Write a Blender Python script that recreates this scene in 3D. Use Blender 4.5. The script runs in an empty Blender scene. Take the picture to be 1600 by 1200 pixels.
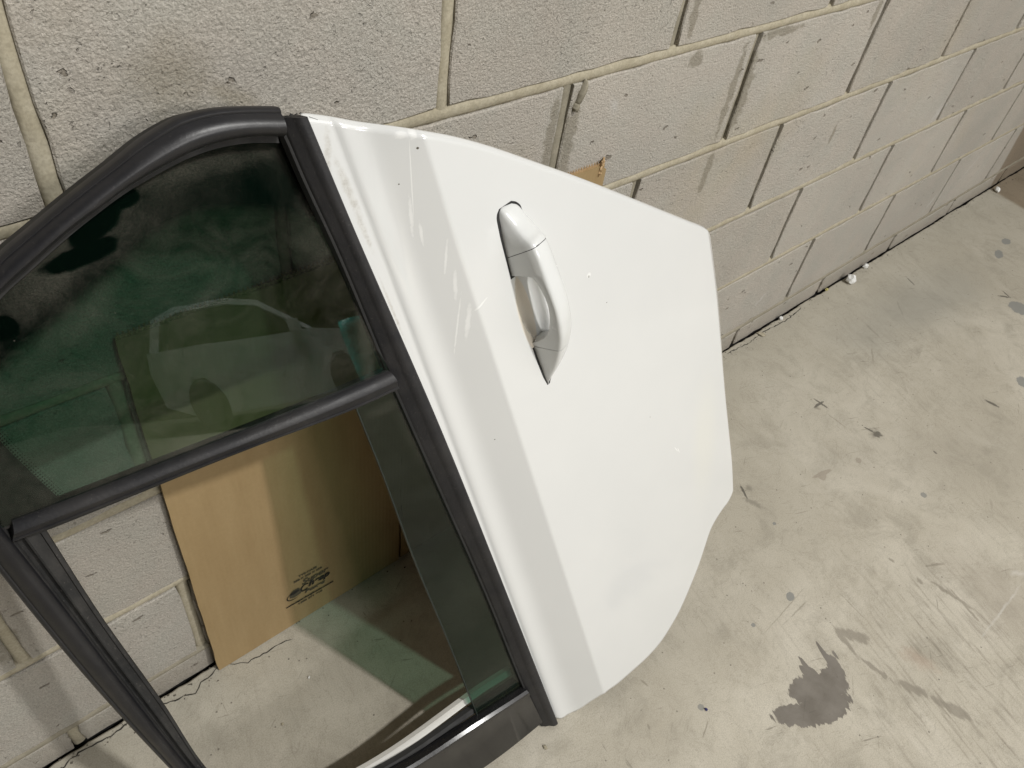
import bpy, bmesh, math, random
from mathutils import Vector, Matrix, noise
random.seed(7)
S = bpy.context.scene
COL = S.collection

# ------------------------------------------------------------------ camera
cam_d = bpy.data.cameras.new('camera')
cam = bpy.data.objects.new('camera', cam_d)
COL.objects.link(cam)
right = Vector((0.75199285, -0.64619007, 0.13017356))
down = Vector((-0.39618445, -0.60090372, -0.69422806))
fwd = Vector((0.52682505, 0.4704818, -0.70788576))
M = Matrix((( right.x, -down.x, -fwd.x, -0.1200),
            ( right.y, -down.y, -fwd.y, -0.6419),
            ( right.z, -down.z, -fwd.z, 1.2779),
            (0, 0, 0, 1)))
cam.matrix_world = M
cam_d.sensor_width = 36
cam_d.lens = 1226.84 / 1600 * 36
cam_d.clip_start = 0.02
cam_d.clip_end = 100
S.camera = cam

# ------------------------------------------------------------------ world, lamps, exposure
W = bpy.data.worlds.new('World')
S.world = W
W.use_nodes = True
bg = W.node_tree.nodes['Background']
bg.inputs[0].default_value = (0.9, 0.95, 1.0, 1)
bg.inputs[1].default_value = 0.006
S.view_settings.view_transform = 'Standard'
S.view_settings.look = 'None'
S.view_settings.exposure = 0
S.view_settings.gamma = 1


def lamp(name, loc, target, sx, sy, power, col, shape='RECTANGLE'):
    d = bpy.data.lights.new(name, 'AREA')
    d.shape = shape
    d.size = sx
    d.size_y = sy
    d.energy = power
    d.color = col
    o = bpy.data.objects.new(name, d)
    COL.objects.link(o)
    o.location = loc
    o.rotation_euler = (Vector(target) - Vector(loc)).to_track_quat('-Z', 'Y').to_euler()
    return o


KEY = Vector((0.86, -2.30, 3.60))
lamp('key_lamp', KEY, (0.5, -0.25, 0.3), 0.12, 0.12, 97, (1.0, 0.985, 0.95))
lamp('ambient_fill', (2.5, -3.3, 4.2), (1.0, -0.2, 0.2), 4.0, 2.0, 67, (1.0, 0.985, 0.965))  # unseen soft lamp, added as ambient fill from above
lamp('reflected_car_fill', (1.0, -8.0, 4.2), (1.0, -8.3, 0.0), 3.0, 1.2, 700, (1.0, 0.98, 0.95))  # unseen lamp, added to brighten the car in the reflection

S.cycles.max_bounces = 10
S.cycles.transparent_max_bounces = 24

# ------------------------------------------------------------------ helpers


class NT:
    """small node-tree writer"""

    def __init__(self, name):
        self.m = bpy.data.materials.new(name)
        self.m.use_nodes = True
        self.t = self.m.node_tree
        self.t.nodes.clear()
        self.out = self.n('ShaderNodeOutputMaterial')
        self.pos = self.n('ShaderNodeNewGeometry').outputs['Position']

    def n(self, typ, **kw):
        x = self.t.nodes.new(typ)
        for k, v in kw.items():
            setattr(x, k, v)
        return x

    def set(self, sock, v):
        if hasattr(v, 'is_linked') or isinstance(v, bpy.types.NodeSocket):
            self.t.links.new(v, sock)
        elif isinstance(v, (tuple, list)):
            if len(v) == 3 and sock.type == 'RGBA':
                v = tuple(v) + (1,)
            sock.default_value = v
        else:
            sock.default_value = v

    def math(self, op, a, b=0.0, clamp=False):
        x = self.n('ShaderNodeMath', operation=op, use_clamp=clamp)
        self.set(x.inputs[0], a)
        self.set(x.inputs[1], b)
        return x.outputs[0]

    def vmath(self, op, a, b=(0, 0, 0), s=None):
        x = self.n('ShaderNodeVectorMath', operation=op)
        self.set(x.inputs[0], a)
        if op != 'LENGTH' and op != 'SCALE':
            self.set(x.inputs[1], b)
        if s is not None:
            self.set(x.inputs['Scale'], s)
        return x.outputs['Value'] if op == 'LENGTH' else x.outputs[0]

    def noise(self, scale, detail=4, rough=0.55, vec=None, dist=0.0, color=False):
        x = self.n('ShaderNodeTexNoise')
        self.set(x.inputs['Vector'], vec if vec is not None else self.pos)
        x.inputs['Scale'].default_value = scale
        x.inputs['Detail'].default_value = detail
        x.inputs['Roughness'].default_value = rough
        x.inputs['Distortion'].default_value = dist
        return x.outputs['Color' if color else 'Fac']

    def voro(self, scale, feature='F1', vec=None, rand=1.0):
        x = self.n('ShaderNodeTexVoronoi', feature=feature)
        self.set(x.inputs['Vector'], vec if vec is not None else self.pos)
        x.inputs['Scale'].default_value = scale
        x.inputs['Randomness'].default_value = rand
        return x

    def ramp(self, v, a, b, lo=0.0, hi=1.0, smooth=False):
        x = self.n('ShaderNodeMapRange', interpolation_type='SMOOTHSTEP' if smooth else 'LINEAR')
        self.set(x.inputs['Value'], v)
        x.inputs['From Min'].default_value = a
        x.inputs['From Max'].default_value = b
        x.inputs['To Min'].default_value = lo
        x.inputs['To Max'].default_value = hi
        return x.outputs['Result']

    def mix(self, f, a, b, mode='MIX'):
        x = self.n('ShaderNodeMix', data_type='RGBA', blend_type=mode)
        self.set(x.inputs[0], f)
        self.set(x.inputs[6], a)
        self.set(x.inputs[7], b)
        return x.outputs[2]

    def mapping(self, loc=(0, 0, 0), rot=(0, 0, 0), scale=(1, 1, 1), vec=None, typ='POINT'):
        x = self.n('ShaderNodeMapping', vector_type=typ)
        self.set(x.inputs['Vector'], vec if vec is not None else self.pos)
        x.inputs['Location'].default_value = loc
        x.inputs['Rotation'].default_value = rot
        x.inputs['Scale'].default_value = scale
        return x.outputs[0]

    def bump(self, h, strength, dist, normal=None):
        x = self.n('ShaderNodeBump')
        self.set(x.inputs['Height'], h)
        x.inputs['Strength'].default_value = strength
        x.inputs['Distance'].default_value = dist
        if normal is not None:
            self.set(x.inputs['Normal'], normal)
        return x.outputs[0]

    def pbr(self, col, rough, normal=None, **kw):
        p = self.n('ShaderNodeBsdfPrincipled')
        self.set(p.inputs['Base Color'], col)
        self.set(p.inputs['Roughness'], rough)
        if normal is not None:
            self.set(p.inputs['Normal'], normal)
        for k, v in kw.items():
            self.set(p.inputs[k.replace('_', ' ')], v)
        return p.outputs[0]

    def blob(self, c, r, ang=0.0, soft=0.35, warp=0.3, wscale=60.0, vec=None, streak=None):
        """soft-edged patch in the xy plane (world metres)"""
        v = vec if vec is not None else self.pos
        cache = self.__dict__.setdefault('warp', {})
        key = (wscale, str(streak), str(vec))
        if key not in cache:
            nz = self.noise(wscale, 4, 0.6, color=True, vec=streak if streak is not None else vec)
            ma = self.n('ShaderNodeVectorMath', operation='MULTIPLY_ADD')
            self.set(ma.inputs[0], nz)
            ma.inputs[1].default_value = (2, 2, 0)
            ma.inputs[2].default_value = (-1, -1, 0)
            cache[key] = ma.outputs[0]
        mp = self.n('ShaderNodeMapping', vector_type='TEXTURE')
        self.set(mp.inputs['Vector'], v)
        mp.inputs['Location'].default_value = (c[0], c[1], 0)
        mp.inputs['Rotation'].default_value = (0, 0, ang)
        mp.inputs['Scale'].default_value = (r[0], r[1], 1e6)
        ma = self.n('ShaderNodeVectorMath', operation='MULTIPLY_ADD')
        self.set(ma.inputs[0], cache[key])
        ma.inputs[1].default_value = (warp, warp, 0)
        self.set(ma.inputs[2], mp.outputs[0])
        L = self.vmath('LENGTH', ma.outputs[0])
        self.last = self.ramp(L, 1 - soft, 1, 1, 0, True)
        return self.last

    def blobs(self, items, **kw):
        m = None
        lo, hi = self.__dict__.get('zone', (-1e9, 1e9))
        items = [q for q in items if q[0][0] + 1.7 * max(q[1]) > lo and q[0][0] - 1.7 * max(q[1]) < hi]
        for c, r, a in items:
            b = self.blob(c, r, a, **kw)
            m = b if m is None else self.math('MAXIMUM', m, b)
        return 0.0 if m is None else m

    def done(self, shader, disp=None):
        self.t.links.new(shader, self.out.inputs['Surface'])
        return self.m


def tag(o, label=None, cat=None, group=None, kind=None):
    if label: o['label'] = label
    if cat: o['category'] = cat
    if group: o['group'] = group
    if kind: o['kind'] = kind
    return o


def empty(name, loc=(0, 0, 0), label=None, cat=None, group=None):
    o = bpy.data.objects.new(name, None)
    COL.objects.link(o)
    o.location = loc
    o.empty_display_size = 0.05
    return tag(o, label, cat, group)


def mesh_obj(name, verts, faces, mat, parent=None, smooth=False, auto=None):
    me = bpy.data.meshes.new(name)
    me.from_pydata([tuple(v) for v in verts], [], faces)
    bm = bmesh.new()
    bm.from_mesh(me)
    bmesh.ops.recalc_face_normals(bm, faces=bm.faces)
    if auto is not None:
        for e in bm.edges:
            if len(e.link_faces) == 2 and e.calc_face_angle(0) > auto:
                e.smooth = False
    bm.to_mesh(me)
    bm.free()
    if smooth:
        for p in me.polygons: p.use_smooth = True
    me.materials.append(mat)
    o = bpy.data.objects.new(name, me)
    COL.objects.link(o)
    if parent: o.parent = parent
    return o


def box_vf(x0, x1, y0, y1, z0, z1):
    v = [(x, y, z) for x in (x0, x1) for y in (y0, y1) for z in (z0, z1)]
    f = [(0, 1, 3, 2), (4, 6, 7, 5), (0, 4, 5, 1), (2, 3, 7, 6), (0, 2, 6, 4), (1, 5, 7, 3)]
    return v, f


def crpath(pts, n, closed=False):
    """Catmull-Rom through pts resampled to n points by arc length (centripetal-ish)"""
    P = [Vector(p) for p in pts]
    ext = [P[0] * 2 - P[1]] + P + [P[-1] * 2 - P[-2]]
    dense = []
    for i in range(1, len(ext) - 2):
        p0, p1, p2, p3 = ext[i - 1], ext[i], ext[i + 1], ext[i + 2]
        l = (p2 - p1).length
        m1 = (p2 - p0) / max((p2 - p0).length, 1e-9) * l
        m2 = (p3 - p1) / max((p3 - p1).length, 1e-9) * l
        for k in range(16):
            t = k / 16
            t2, t3 = t * t, t * t * t
            dense.append(p1 * (2 * t3 - 3 * t2 + 1) + m1 * (t3 - 2 * t2 + t) + p2 * (-2 * t3 + 3 * t2) + m2 * (t3 - t2))
    dense.append(P[-1])
    L = [0]
    for a, b in zip(dense, dense[1:]): L.append(L[-1] + (b - a).length)
    out = []
    j = 0
    for i in range(n):
        s = L[-1] * i / (n - 1)
        while j < len(L) - 2 and L[j + 1] < s: j += 1
        t = (s - L[j]) / max(L[j + 1] - L[j], 1e-12)
        out.append(dense[j].lerp(dense[j + 1], t))
    return out


# ------------------------------------------------------------------ materials
def mat_block():
    N = NT('concrete_block')
    info = N.n('ShaderNodeObjectInfo')
    off = N.vmath('SCALE', N.n('ShaderNodeCombineXYZ').outputs[0], s=1.0)
    base = N.mix(info.outputs['Random'], (0.470, 0.434, 0.382), (0.512, 0.478, 0.426))
    big = N.noise(3.2, 5, 0.6)
    base = N.mix(N.ramp(big, 0.35, 0.7), N.mix(1.0, base, (0.90, 0.90, 0.90), 'MULTIPLY'), N.mix(1.0, base, (1.06, 1.05, 1.04), 'MULTIPLY'))
    hue = N.noise(14, 3, 0.5)
    base = N.mix(N.ramp(hue, 0.4, 0.65, 0, 0.5), base, N.mix(1.0, base, (0.93, 0.98, 0.99), 'MULTIPLY'))
    # sand grains
    g1 = N.noise(470, 4, 0.7)
    base = N.mix(N.ramp(g1, 0.40, 0.60), N.mix(1.0, base, (0.83, 0.825, 0.815), 'MULTIPLY'), N.mix(1.0, base, (1.12, 1.12, 1.12), 'MULTIPLY'))
    sp = N.voro(230)
    light = N.math('MULTIPLY', N.ramp(sp.outputs['Distance'], 0.10, 0.22, 1, 0), N.ramp(N.noise(60, 2), 0.5, 0.62))
    base = N.mix(N.math('MULTIPLY', light, 0.55), base, (0.62, 0.60, 0.56))
    # open pores: clustered
    pv = N.noise(190, 2, 0.5, dist=0.6)
    clus = N.ramp(N.noise(9, 3, 0.6), 0.42, 0.66)
    pore = N.math('MULTIPLY', N.ramp(pv, 0.665, 0.70), clus)
    base = N.mix(N.math('MULTIPLY', pore, 0.42), base, (0.10, 0.090, 0.075))
    # sparse brown voids, stretched along x-z diagonal
    st = N.mapping(rot=(0, 0.5, 0), scale=(1.0, 1.0, 2.2))
    vv = N.voro(40, vec=N.vmath('ADD', st, N.vmath('SCALE', N.noise(70, 4, color=True), s=0.030)))
    rare = N.ramp(N.n('ShaderNodeSeparateColor').outputs[0], 0, 1)
    sc = N.n('ShaderNodeSeparateColor')
    N.t.links.new(vv.outputs['Color'], sc.inputs[0])
    void = N.math('MULTIPLY', N.ramp(vv.outputs['Distance'], 0.20, 0.26, 1, 0), N.math('GREATER_THAN', sc.outputs[0], 0.955))
    base = N.mix(N.math('MULTIPLY', void, 0.65), base, (0.17, 0.145, 0.11))
    # yellowish mortar film / tan stain in broad patches
    film = N.ramp(N.noise(2.3, 4, 0.6, vec=N.mapping(loc=(3.1, 0, 1.7))), 0.56, 0.72, 0, 0.45)
    base = N.mix(film, base, N.mix(1.0, base, (0.96, 0.90, 0.74), 'MULTIPLY'))
    px = N.n('ShaderNodeSeparateXYZ')
    N.t.links.new(N.pos, px.inputs[0])
    xz = N.n('ShaderNodeCombineXYZ')
    N.t.links.new(px.outputs[0], xz.inputs[0])
    N.t.links.new(px.outputs[2], xz.inputs[1])
    xz = xz.outputs[0]
    sm_ = N.blobs([((0.583, 0.765), (0.011, 0.10), 0.0), ((0.620, 0.755), (0.015, 0.10), 0.0), ((0.985, 0.765), (0.012, 0.095), 0.0), ((1.022, 0.755), (0.020, 0.095), 0.02),
                   ((1.075, 0.842), (0.060, 0.010), 0.0), ((0.825, 0.905), (0.010, 0.050), 0.0), ((0.993, 0.615), (0.012, 0.055), 0.0), ((0.86, 0.838), (0.022, 0.016), 0.3),
                   ((1.38, 0.83), (0.010, 0.04), 0.0), ((0.34, 0.85), (0.03, 0.006), 0), ((1.43, 0.58), (0.008, 0.03), 0), ((0.23, 0.22), (0.015, 0.05), 0.0), ((-0.205, 0.33), (0.02, 0.07), 0.0), ((-0.235, 0.33), (0.015, 0.08), 0.0)],
                  soft=0.45, warp=0.9, wscale=55, vec=xz)
    base = N.mix(N.math('MULTIPLY', sm_, 0.62), base, N.mix(N.noise(120, 4, 0.7), (0.165, 0.145, 0.105), (0.31, 0.28, 0.215)))
    rustb = N.blobs([((0.110, 0.955), (0.06, 0.05), 0.6), ((0.16, 0.93), (0.05, 0.016), -0.6)], soft=0.95, warp=0.5, wscale=30, vec=xz)
    base = N.mix(N.math('MULTIPLY', rustb, 0.45), base, (0.27, 0.23, 0.155))
    pale = N.blobs([((1.98, 0.50), (0.05, 0.035), 0.8), ((0.70, 0.80), (0.012, 0.02), 0.5), ((1.45, 0.13), (0.03, 0.01), 0.7), ((2.55, 0.19), (0.07, 0.008), 0.9), ((2.35, 0.12), (0.05, 0.012), 0.9)], soft=0.9, warp=1.0, wscale=130, vec=xz)
    base = N.mix(N.math('MULTIPLY', pale, 0.40), base, (0.60, 0.59, 0.57))
    far = N.ramp(N.math('ADD', px.outputs[0], N.math('MULTIPLY', px.outputs[2], 0.26)), 2.925, 2.945)  # shadow at the far end, painted into the block colour
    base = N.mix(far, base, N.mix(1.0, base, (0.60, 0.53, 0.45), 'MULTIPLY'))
    # ground grime band at the foot of the wall
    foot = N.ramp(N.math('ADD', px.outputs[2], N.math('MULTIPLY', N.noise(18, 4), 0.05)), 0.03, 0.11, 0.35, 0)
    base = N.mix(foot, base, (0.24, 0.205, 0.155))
    h = N.math('ADD', N.math('MULTIPLY', N.noise(300, 4, 0.72), 1.0), N.math('MULTIPLY', N.noise(90, 3, 0.6), 0.5))
    h = N.math('SUBTRACT', h, N.math('MULTIPLY', pore, 0.9))
    h = N.math('SUBTRACT', h, N.math('MULTIPLY', void, 1.1))
    nb = N.bump(h, 1.0, 0.0040)
    return N.done(N.pbr(base, 0.92, nb, Specular_IOR_Level=0.15))


def mat_mortar(name, c0, c1):
    N = NT(name)
    base = N.mix(N.ramp(N.noise(40, 5, 0.6), 0.35, 0.7), c0, c1)
    base = N.mix(N.ramp(N.noise(300, 2), 0.35, 0.6, 0.28, 0), base, (0.16, 0.14, 0.10))
    dirt = N.ramp(N.noise(11, 4, 0.65), 0.56, 0.72, 0, 0.5)
    base = N.mix(dirt, base, (0.22, 0.20, 0.15))
    nb = N.bump(N.math('ADD', N.noise(260, 4, 0.7), N.noise(60, 3)), 0.5, 0.0012)
    return N.done(N.pbr(base, 0.9, nb, Specular_IOR_Level=0.2))


def mat_floor(lo, hi):
    N = NT('stained_concrete_floor')
    N.zone = (lo, hi)
    p = N.pos
    base = N.mix(N.ramp(N.noise(2.0, 6, 0.62), 0.34, 0.68), (0.425, 0.390, 0.316), (0.550, 0.510, 0.424))
    base = N.mix(N.ramp(N.noise(7.5, 5, 0.6, dist=0.4), 0.42, 0.66, 0, 0.75), base, (0.450, 0.412, 0.334))
    base = N.mix(N.ramp(N.noise(3.3, 7, 0.7, dist=0.8, vec=N.mapping(loc=(5, 2, 0))), 0.48, 0.64, 0, 0.65), base, (0.590, 0.550, 0.465))
    base = N.mix(N.ramp(N.noise(11, 6, 0.7, dist=0.5, vec=N.mapping(loc=(1, 7, 0))), 0.50, 0.66, 0, 0.50), base, (0.310, 0.284, 0.228))
    # greenish grey cast near the wall, brownish elsewhere
    px = N.n('ShaderNodeSeparateXYZ')
    N.t.links.new(p, px.inputs[0])
    nearwall = N.ramp(N.math('ADD', px.outputs[1], N.math('MULTIPLY', N.noise(4, 4), 0.35)), -0.35, 0.15, 0, 0.45)
    base = N.mix(nearwall, base, (0.370, 0.350, 0.290))
    # trowel / brush streaks in one direction
    ang = -1.85
    st = N.mapping(rot=(0, 0, -ang), vec=p)
    st = N.mapping(scale=(10, 95, 1), vec=st)
    s1 = N.noise(1.0, 5, 0.65, vec=st)
    zone = N.blobs([((1.05, -0.80), (0.36, 0.30), 0.5)], soft=0.8, warp=0.3, wscale=6)
    zone = N.math('MAXIMUM', zone, N.ramp(N.noise(1.7, 3), 0.45, 0.75, 0, 0.5))
    base = N.mix(N.math('MULTIPLY', zone, N.ramp(s1, 0.52, 0.68, 0, 0.55)), base, (0.155, 0.132, 0.100))
    base = N.mix(N.math('MULTIPLY', zone, N.ramp(s1, 0.44, 0.30, 0, 0.55)), base, (0.60, 0.56, 0.48))
    # fine scattered scuffs, other directions
    for rot, sx, sy, lo, fac in ((0.4, 14, 150, 0.655, 0.55), (1.7, 18, 170, 0.67, 0.5), (2.6, 9, 110, 0.675, 0.5)):
        v = N.mapping(scale=(sx, sy, 1), vec=N.mapping(rot=(0, 0, rot), vec=p))
        base = N.mix(N.math('MULTIPLY', N.ramp(N.noise(1.0, 3, 0.6, vec=v), lo, lo + 0.05, 0, fac), N.ramp(N.noise(5, 2), 0.42, 0.62)), base, (0.13, 0.115, 0.09))
    # faint swirl ripples
    sw = N.noise(9, 6, 0.7, dist=2.2)
    base = N.mix(N.ramp(N.math('ABSOLUTE', N.math('SUBTRACT', sw, 0.5)), 0.0, 0.012, 0.28, 0), base, (0.17, 0.15, 0.115))
    # aggregate speckle
    base = N.mix(N.ramp(N.noise(520, 2, 0.5), 0.30, 0.62, 0.28, 0), base, (0.12, 0.105, 0.08))
    sp = N.voro(85)
    sc = N.n('ShaderNodeSeparateColor')
    N.t.links.new(sp.outputs['Color'], sc.inputs[0])
    dots = N.math('MULTIPLY', N.ramp(sp.outputs['Distance'], 0.10, 0.16, 1, 0), N.math('GREATER_THAN', sc.outputs[0], 0.93))
    base = N.mix(N.math('MULTIPLY', dots, 0.7), base, (0.09, 0.08, 0.065))
    # old oil stain, its edge feathered along the trowel marks
    sst = N.mapping(scale=(26, 85, 1), vec=N.mapping(rot=(0, 0, -ang), vec=p))
    oil = N.blobs([((0.788, -0.664), (0.047, 0.030), -0.85), ((0.835, -0.670), (0.030, 0.020), -1.0), ((0.862, -0.640), (0.030, 0.006), -1.9), ((0.815, -0.628), (0.024, 0.006), -1.9), ((0.7301, -0.6671), (0.050, 0.0200), -0.61), ((0.7901, -0.6742), (0.052, 0.0370), -0.96), ((0.8078, -0.6472), (0.028, 0.0170), -1.86),
                   ((0.8514, -0.6663), (0.040, 0.0170), -2.28), ((0.7266, -0.6641), (0.0204, 0.0183), -2.33), ((0.7773, -0.6956), (0.046, 0.0190), -0.32)],
                  soft=0.09, warp=0.68, wscale=1.0, streak=sst)
    base = N.mix(N.math('MULTIPLY', oil, 0.90), base, N.mix(N.ramp(N.noise(26, 4), 0.35, 0.65), (0.120, 0.106, 0.090), (0.175, 0.158, 0.138)))
    thin = N.blobs([((0.9417, -0.6447), (0.042, 0.0126), -1.19), ((0.9208, -0.6405), (0.038, 0.0085), -1.83), ((0.9174, -0.7044), (0.034, 0.0056), -1.40),
                    ((0.9215, -0.7260), (0.0093, 0.0078), -1.44), ((0.9392, -0.7698), (0.0360, 0.0118), -1.12), ((0.9695, -0.8414), (0.048, 0.0120), -1.27), ((0.9531, -0.6564), (0.0179, 0.0123), -0.98)],
                   soft=0.45, warp=0.95, wscale=1.0, streak=sst)
    base = N.mix(N.math('MULTIPLY', thin, 0.60), base, (0.190, 0.168, 0.134))
    arcs = N.blobs([((1.1888, -0.7239), (0.0650, 0.0061), -1.43), ((1.1635, -0.6663), (0.0111, 0.0066), -1.95), ((1.2251, -0.6664), (0.0323, 0.0041), -0.48), ((1.1881, -0.7554), (0.0560, 0.0040), -1.85),
                    ((1.1593, -0.6056), (0.0108, 0.0048), -1.51), ((0.5811, -0.5802), (0.0237, 0.0018), -2.76), ((0.5561, -0.4644), (0.0103, 0.0028), -1.45), ((0.5074, -0.5171), (0.0059, 0.0026), -2.06)],
                   soft=0.6, warp=0.8, wscale=70)
    base = N.mix(N.math('MULTIPLY', arcs, 0.60), base, (0.190, 0.168, 0.130))
    hair = N.blobs([((0.9026, -0.5496), (0.0600, 0.0022), -3.13), ((0.8827, -0.5335), (0.0838, 0.0016), -3.08), ((0.9971, -0.6074), (0.0469, 0.0022), -1.68), ((1.4518, -0.3782), (0.0453, 0.0024), 2.69),
                    ((1.4053, -0.3200), (0.0423, 0.0026), -1.58), ((1.7905, -0.1892), (0.0485, 0.0052), -1.90), ((1.9524, -0.1810), (0.0474, 0.0040), -2.38), ((1.70, -0.24), (0.05, 0.004), 0.6)],
                   soft=0.8, warp=1.0, wscale=45)
    base = N.mix(N.math('MULTIPLY', hair, 0.45), base, (0.190, 0.168, 0.130))
    drips = N.blobs([((0.9122, -0.5235), (0.0115, 0.0085), 0.3), ((0.803, -0.515), (0.005, 0.004), 0), ((1.0281, -0.4022), (0.005, 0.004), 0),
             ((1.3787, -0.5610), (0.0075, 0.0085), -1.04), ((0.6031, -0.5519), (0.0065, 0.006), 0), ((1.9723, -0.5357), (0.024, 0.018), 0.4),
             ((2.2931, -0.3880), (0.034, 0.0345), 0.3), ((2.52, -0.22), (0.03, 0.014), 0.3), ((2.62, -0.20), (0.025, 0.014), 0.1)],
             soft=0.18, warp=0.32, wscale=120)
    base = N.mix(N.math('MULTIPLY', drips, 0.80), base, (0.205, 0.210, 0.200))
    marks = N.blobs([((1.4219, -0.2593), (0.0250, 0.0040), -1.50), ((1.4136, -0.2588), (0.0226, 0.0040), -0.02), ((1.4484, -0.3799), (0.0187, 0.0032), -1.38), ((1.4516, -0.4000), (0.0150, 0.0110), -0.13),
                     ((1.8133, -0.5221), (0.0210, 0.0060), -1.30), ((1.0398, -0.3132), (0.0239, 0.0034), -2.04), ((2.1069, -0.1305), (0.0252, 0.0035), -1.97), ((2.3251, -0.3307), (0.0225, 0.0037), -1.97),
                     ((2.3066, -0.3340), (0.0213, 0.0050), -0.78), ((1.5227, -0.5135), (0.0073, 0.0035), -1.67)], soft=0.45, warp=0.75, wscale=110)
    base = N.mix(N.math('MULTIPLY', marks, 0.78), base, (0.072, 0.066, 0.056))
    soot = N.blobs([((1.3996, -0.2633), (0.0087, 0.0108), -2.26), ((1.0568, -0.3135), (0.0097, 0.0106), -0.61), ((1.0271, -0.3316), (0.0065, 0.0090), -0.86), ((1.45, -0.395), (0.03, 0.02), 0.3),
                    ((1.035, -0.345), (0.03, 0.010), -1.2)], soft=0.8, warp=0.8, wscale=110)
    base = N.mix(N.math('MULTIPLY', soot, 0.42), base, (0.110, 0.100, 0.080))
    brown = N.blobs([((1.2332, -0.3876), (0.0302, 0.0060), -0.21), ((1.225, -0.392), (0.012, 0.010), 0.2), ((1.3403, -0.4162), (0.0075, 0.0102), -1.27)], soft=0.25, warp=0.5, wscale=60)
    base = N.mix(N.math('MULTIPLY', brown, 0.55), base, (0.260, 0.220, 0.175))
    rust = N.blobs([((1.0021, -0.7502), (0.050, 0.026), -1.26)], soft=0.9, warp=0.6, wscale=50)
    base = N.mix(N.math('MULTIPLY', rust, 0.40), base, (0.32, 0.225, 0.165))
    base = N.mix(N.math('MULTIPLY', N.blobs([((2.0, -0.20), (0.50, 0.16), -0.1)], soft=0.9, warp=0.35, wscale=5), 0.55), base, (0.270, 0.262, 0.228))
    base = N.mix(N.math('MULTIPLY', N.blobs([((1.55, -0.55), (0.45, 0.16), -0.5)], soft=0.9, warp=0.5, wscale=6), 0.25), base, (0.29, 0.265, 0.215))
    base = N.mix(N.math('MULTIPLY', N.blobs([((1.30, -0.86), (0.30, 0.13), -1.2)], soft=0.9, warp=0.5, wscale=9), 0.45), base, (0.300, 0.262, 0.210))
    base = N.mix(N.math('MULTIPLY', N.blobs([((0.60, -0.50), (0.30, 0.12), 0.3)], soft=0.9, warp=0.35, wscale=7), 0.25), base, (0.31, 0.28, 0.22))
    chalk = N.blobs([((1.2377, -0.8060), (0.1240, 0.0034), -3.13), ((1.3560, -0.7873), (0.030, 0.012), -0.63)],
                    soft=0.95, warp=1.2, wscale=45)
    base = N.mix(N.math('MULTIPLY', chalk, 0.45), base, (0.60, 0.58, 0.54))
    # a shadow across the far end, painted in as a darker, browner tone
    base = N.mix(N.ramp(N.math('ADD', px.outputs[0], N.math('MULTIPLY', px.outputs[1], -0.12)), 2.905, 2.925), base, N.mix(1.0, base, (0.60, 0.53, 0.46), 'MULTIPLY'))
    h = N.math('ADD', N.math('MULTIPLY', N.noise(240, 4, 0.65), 0.25), N.math('MULTIPLY', N.noise(18, 5, 0.6), 1.0))
    nb = N.bump(h, 0.35, 0.0025)
    rough = N.ramp(N.noise(6, 4), 0.3, 0.7, 0.66, 0.86)
    rough = N.math('SUBTRACT', rough, N.math('MULTIPLY', oil, 0.22))
    return N.done(N.pbr(base, rough, nb, Specular_IOR_Level=0.28))


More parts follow.
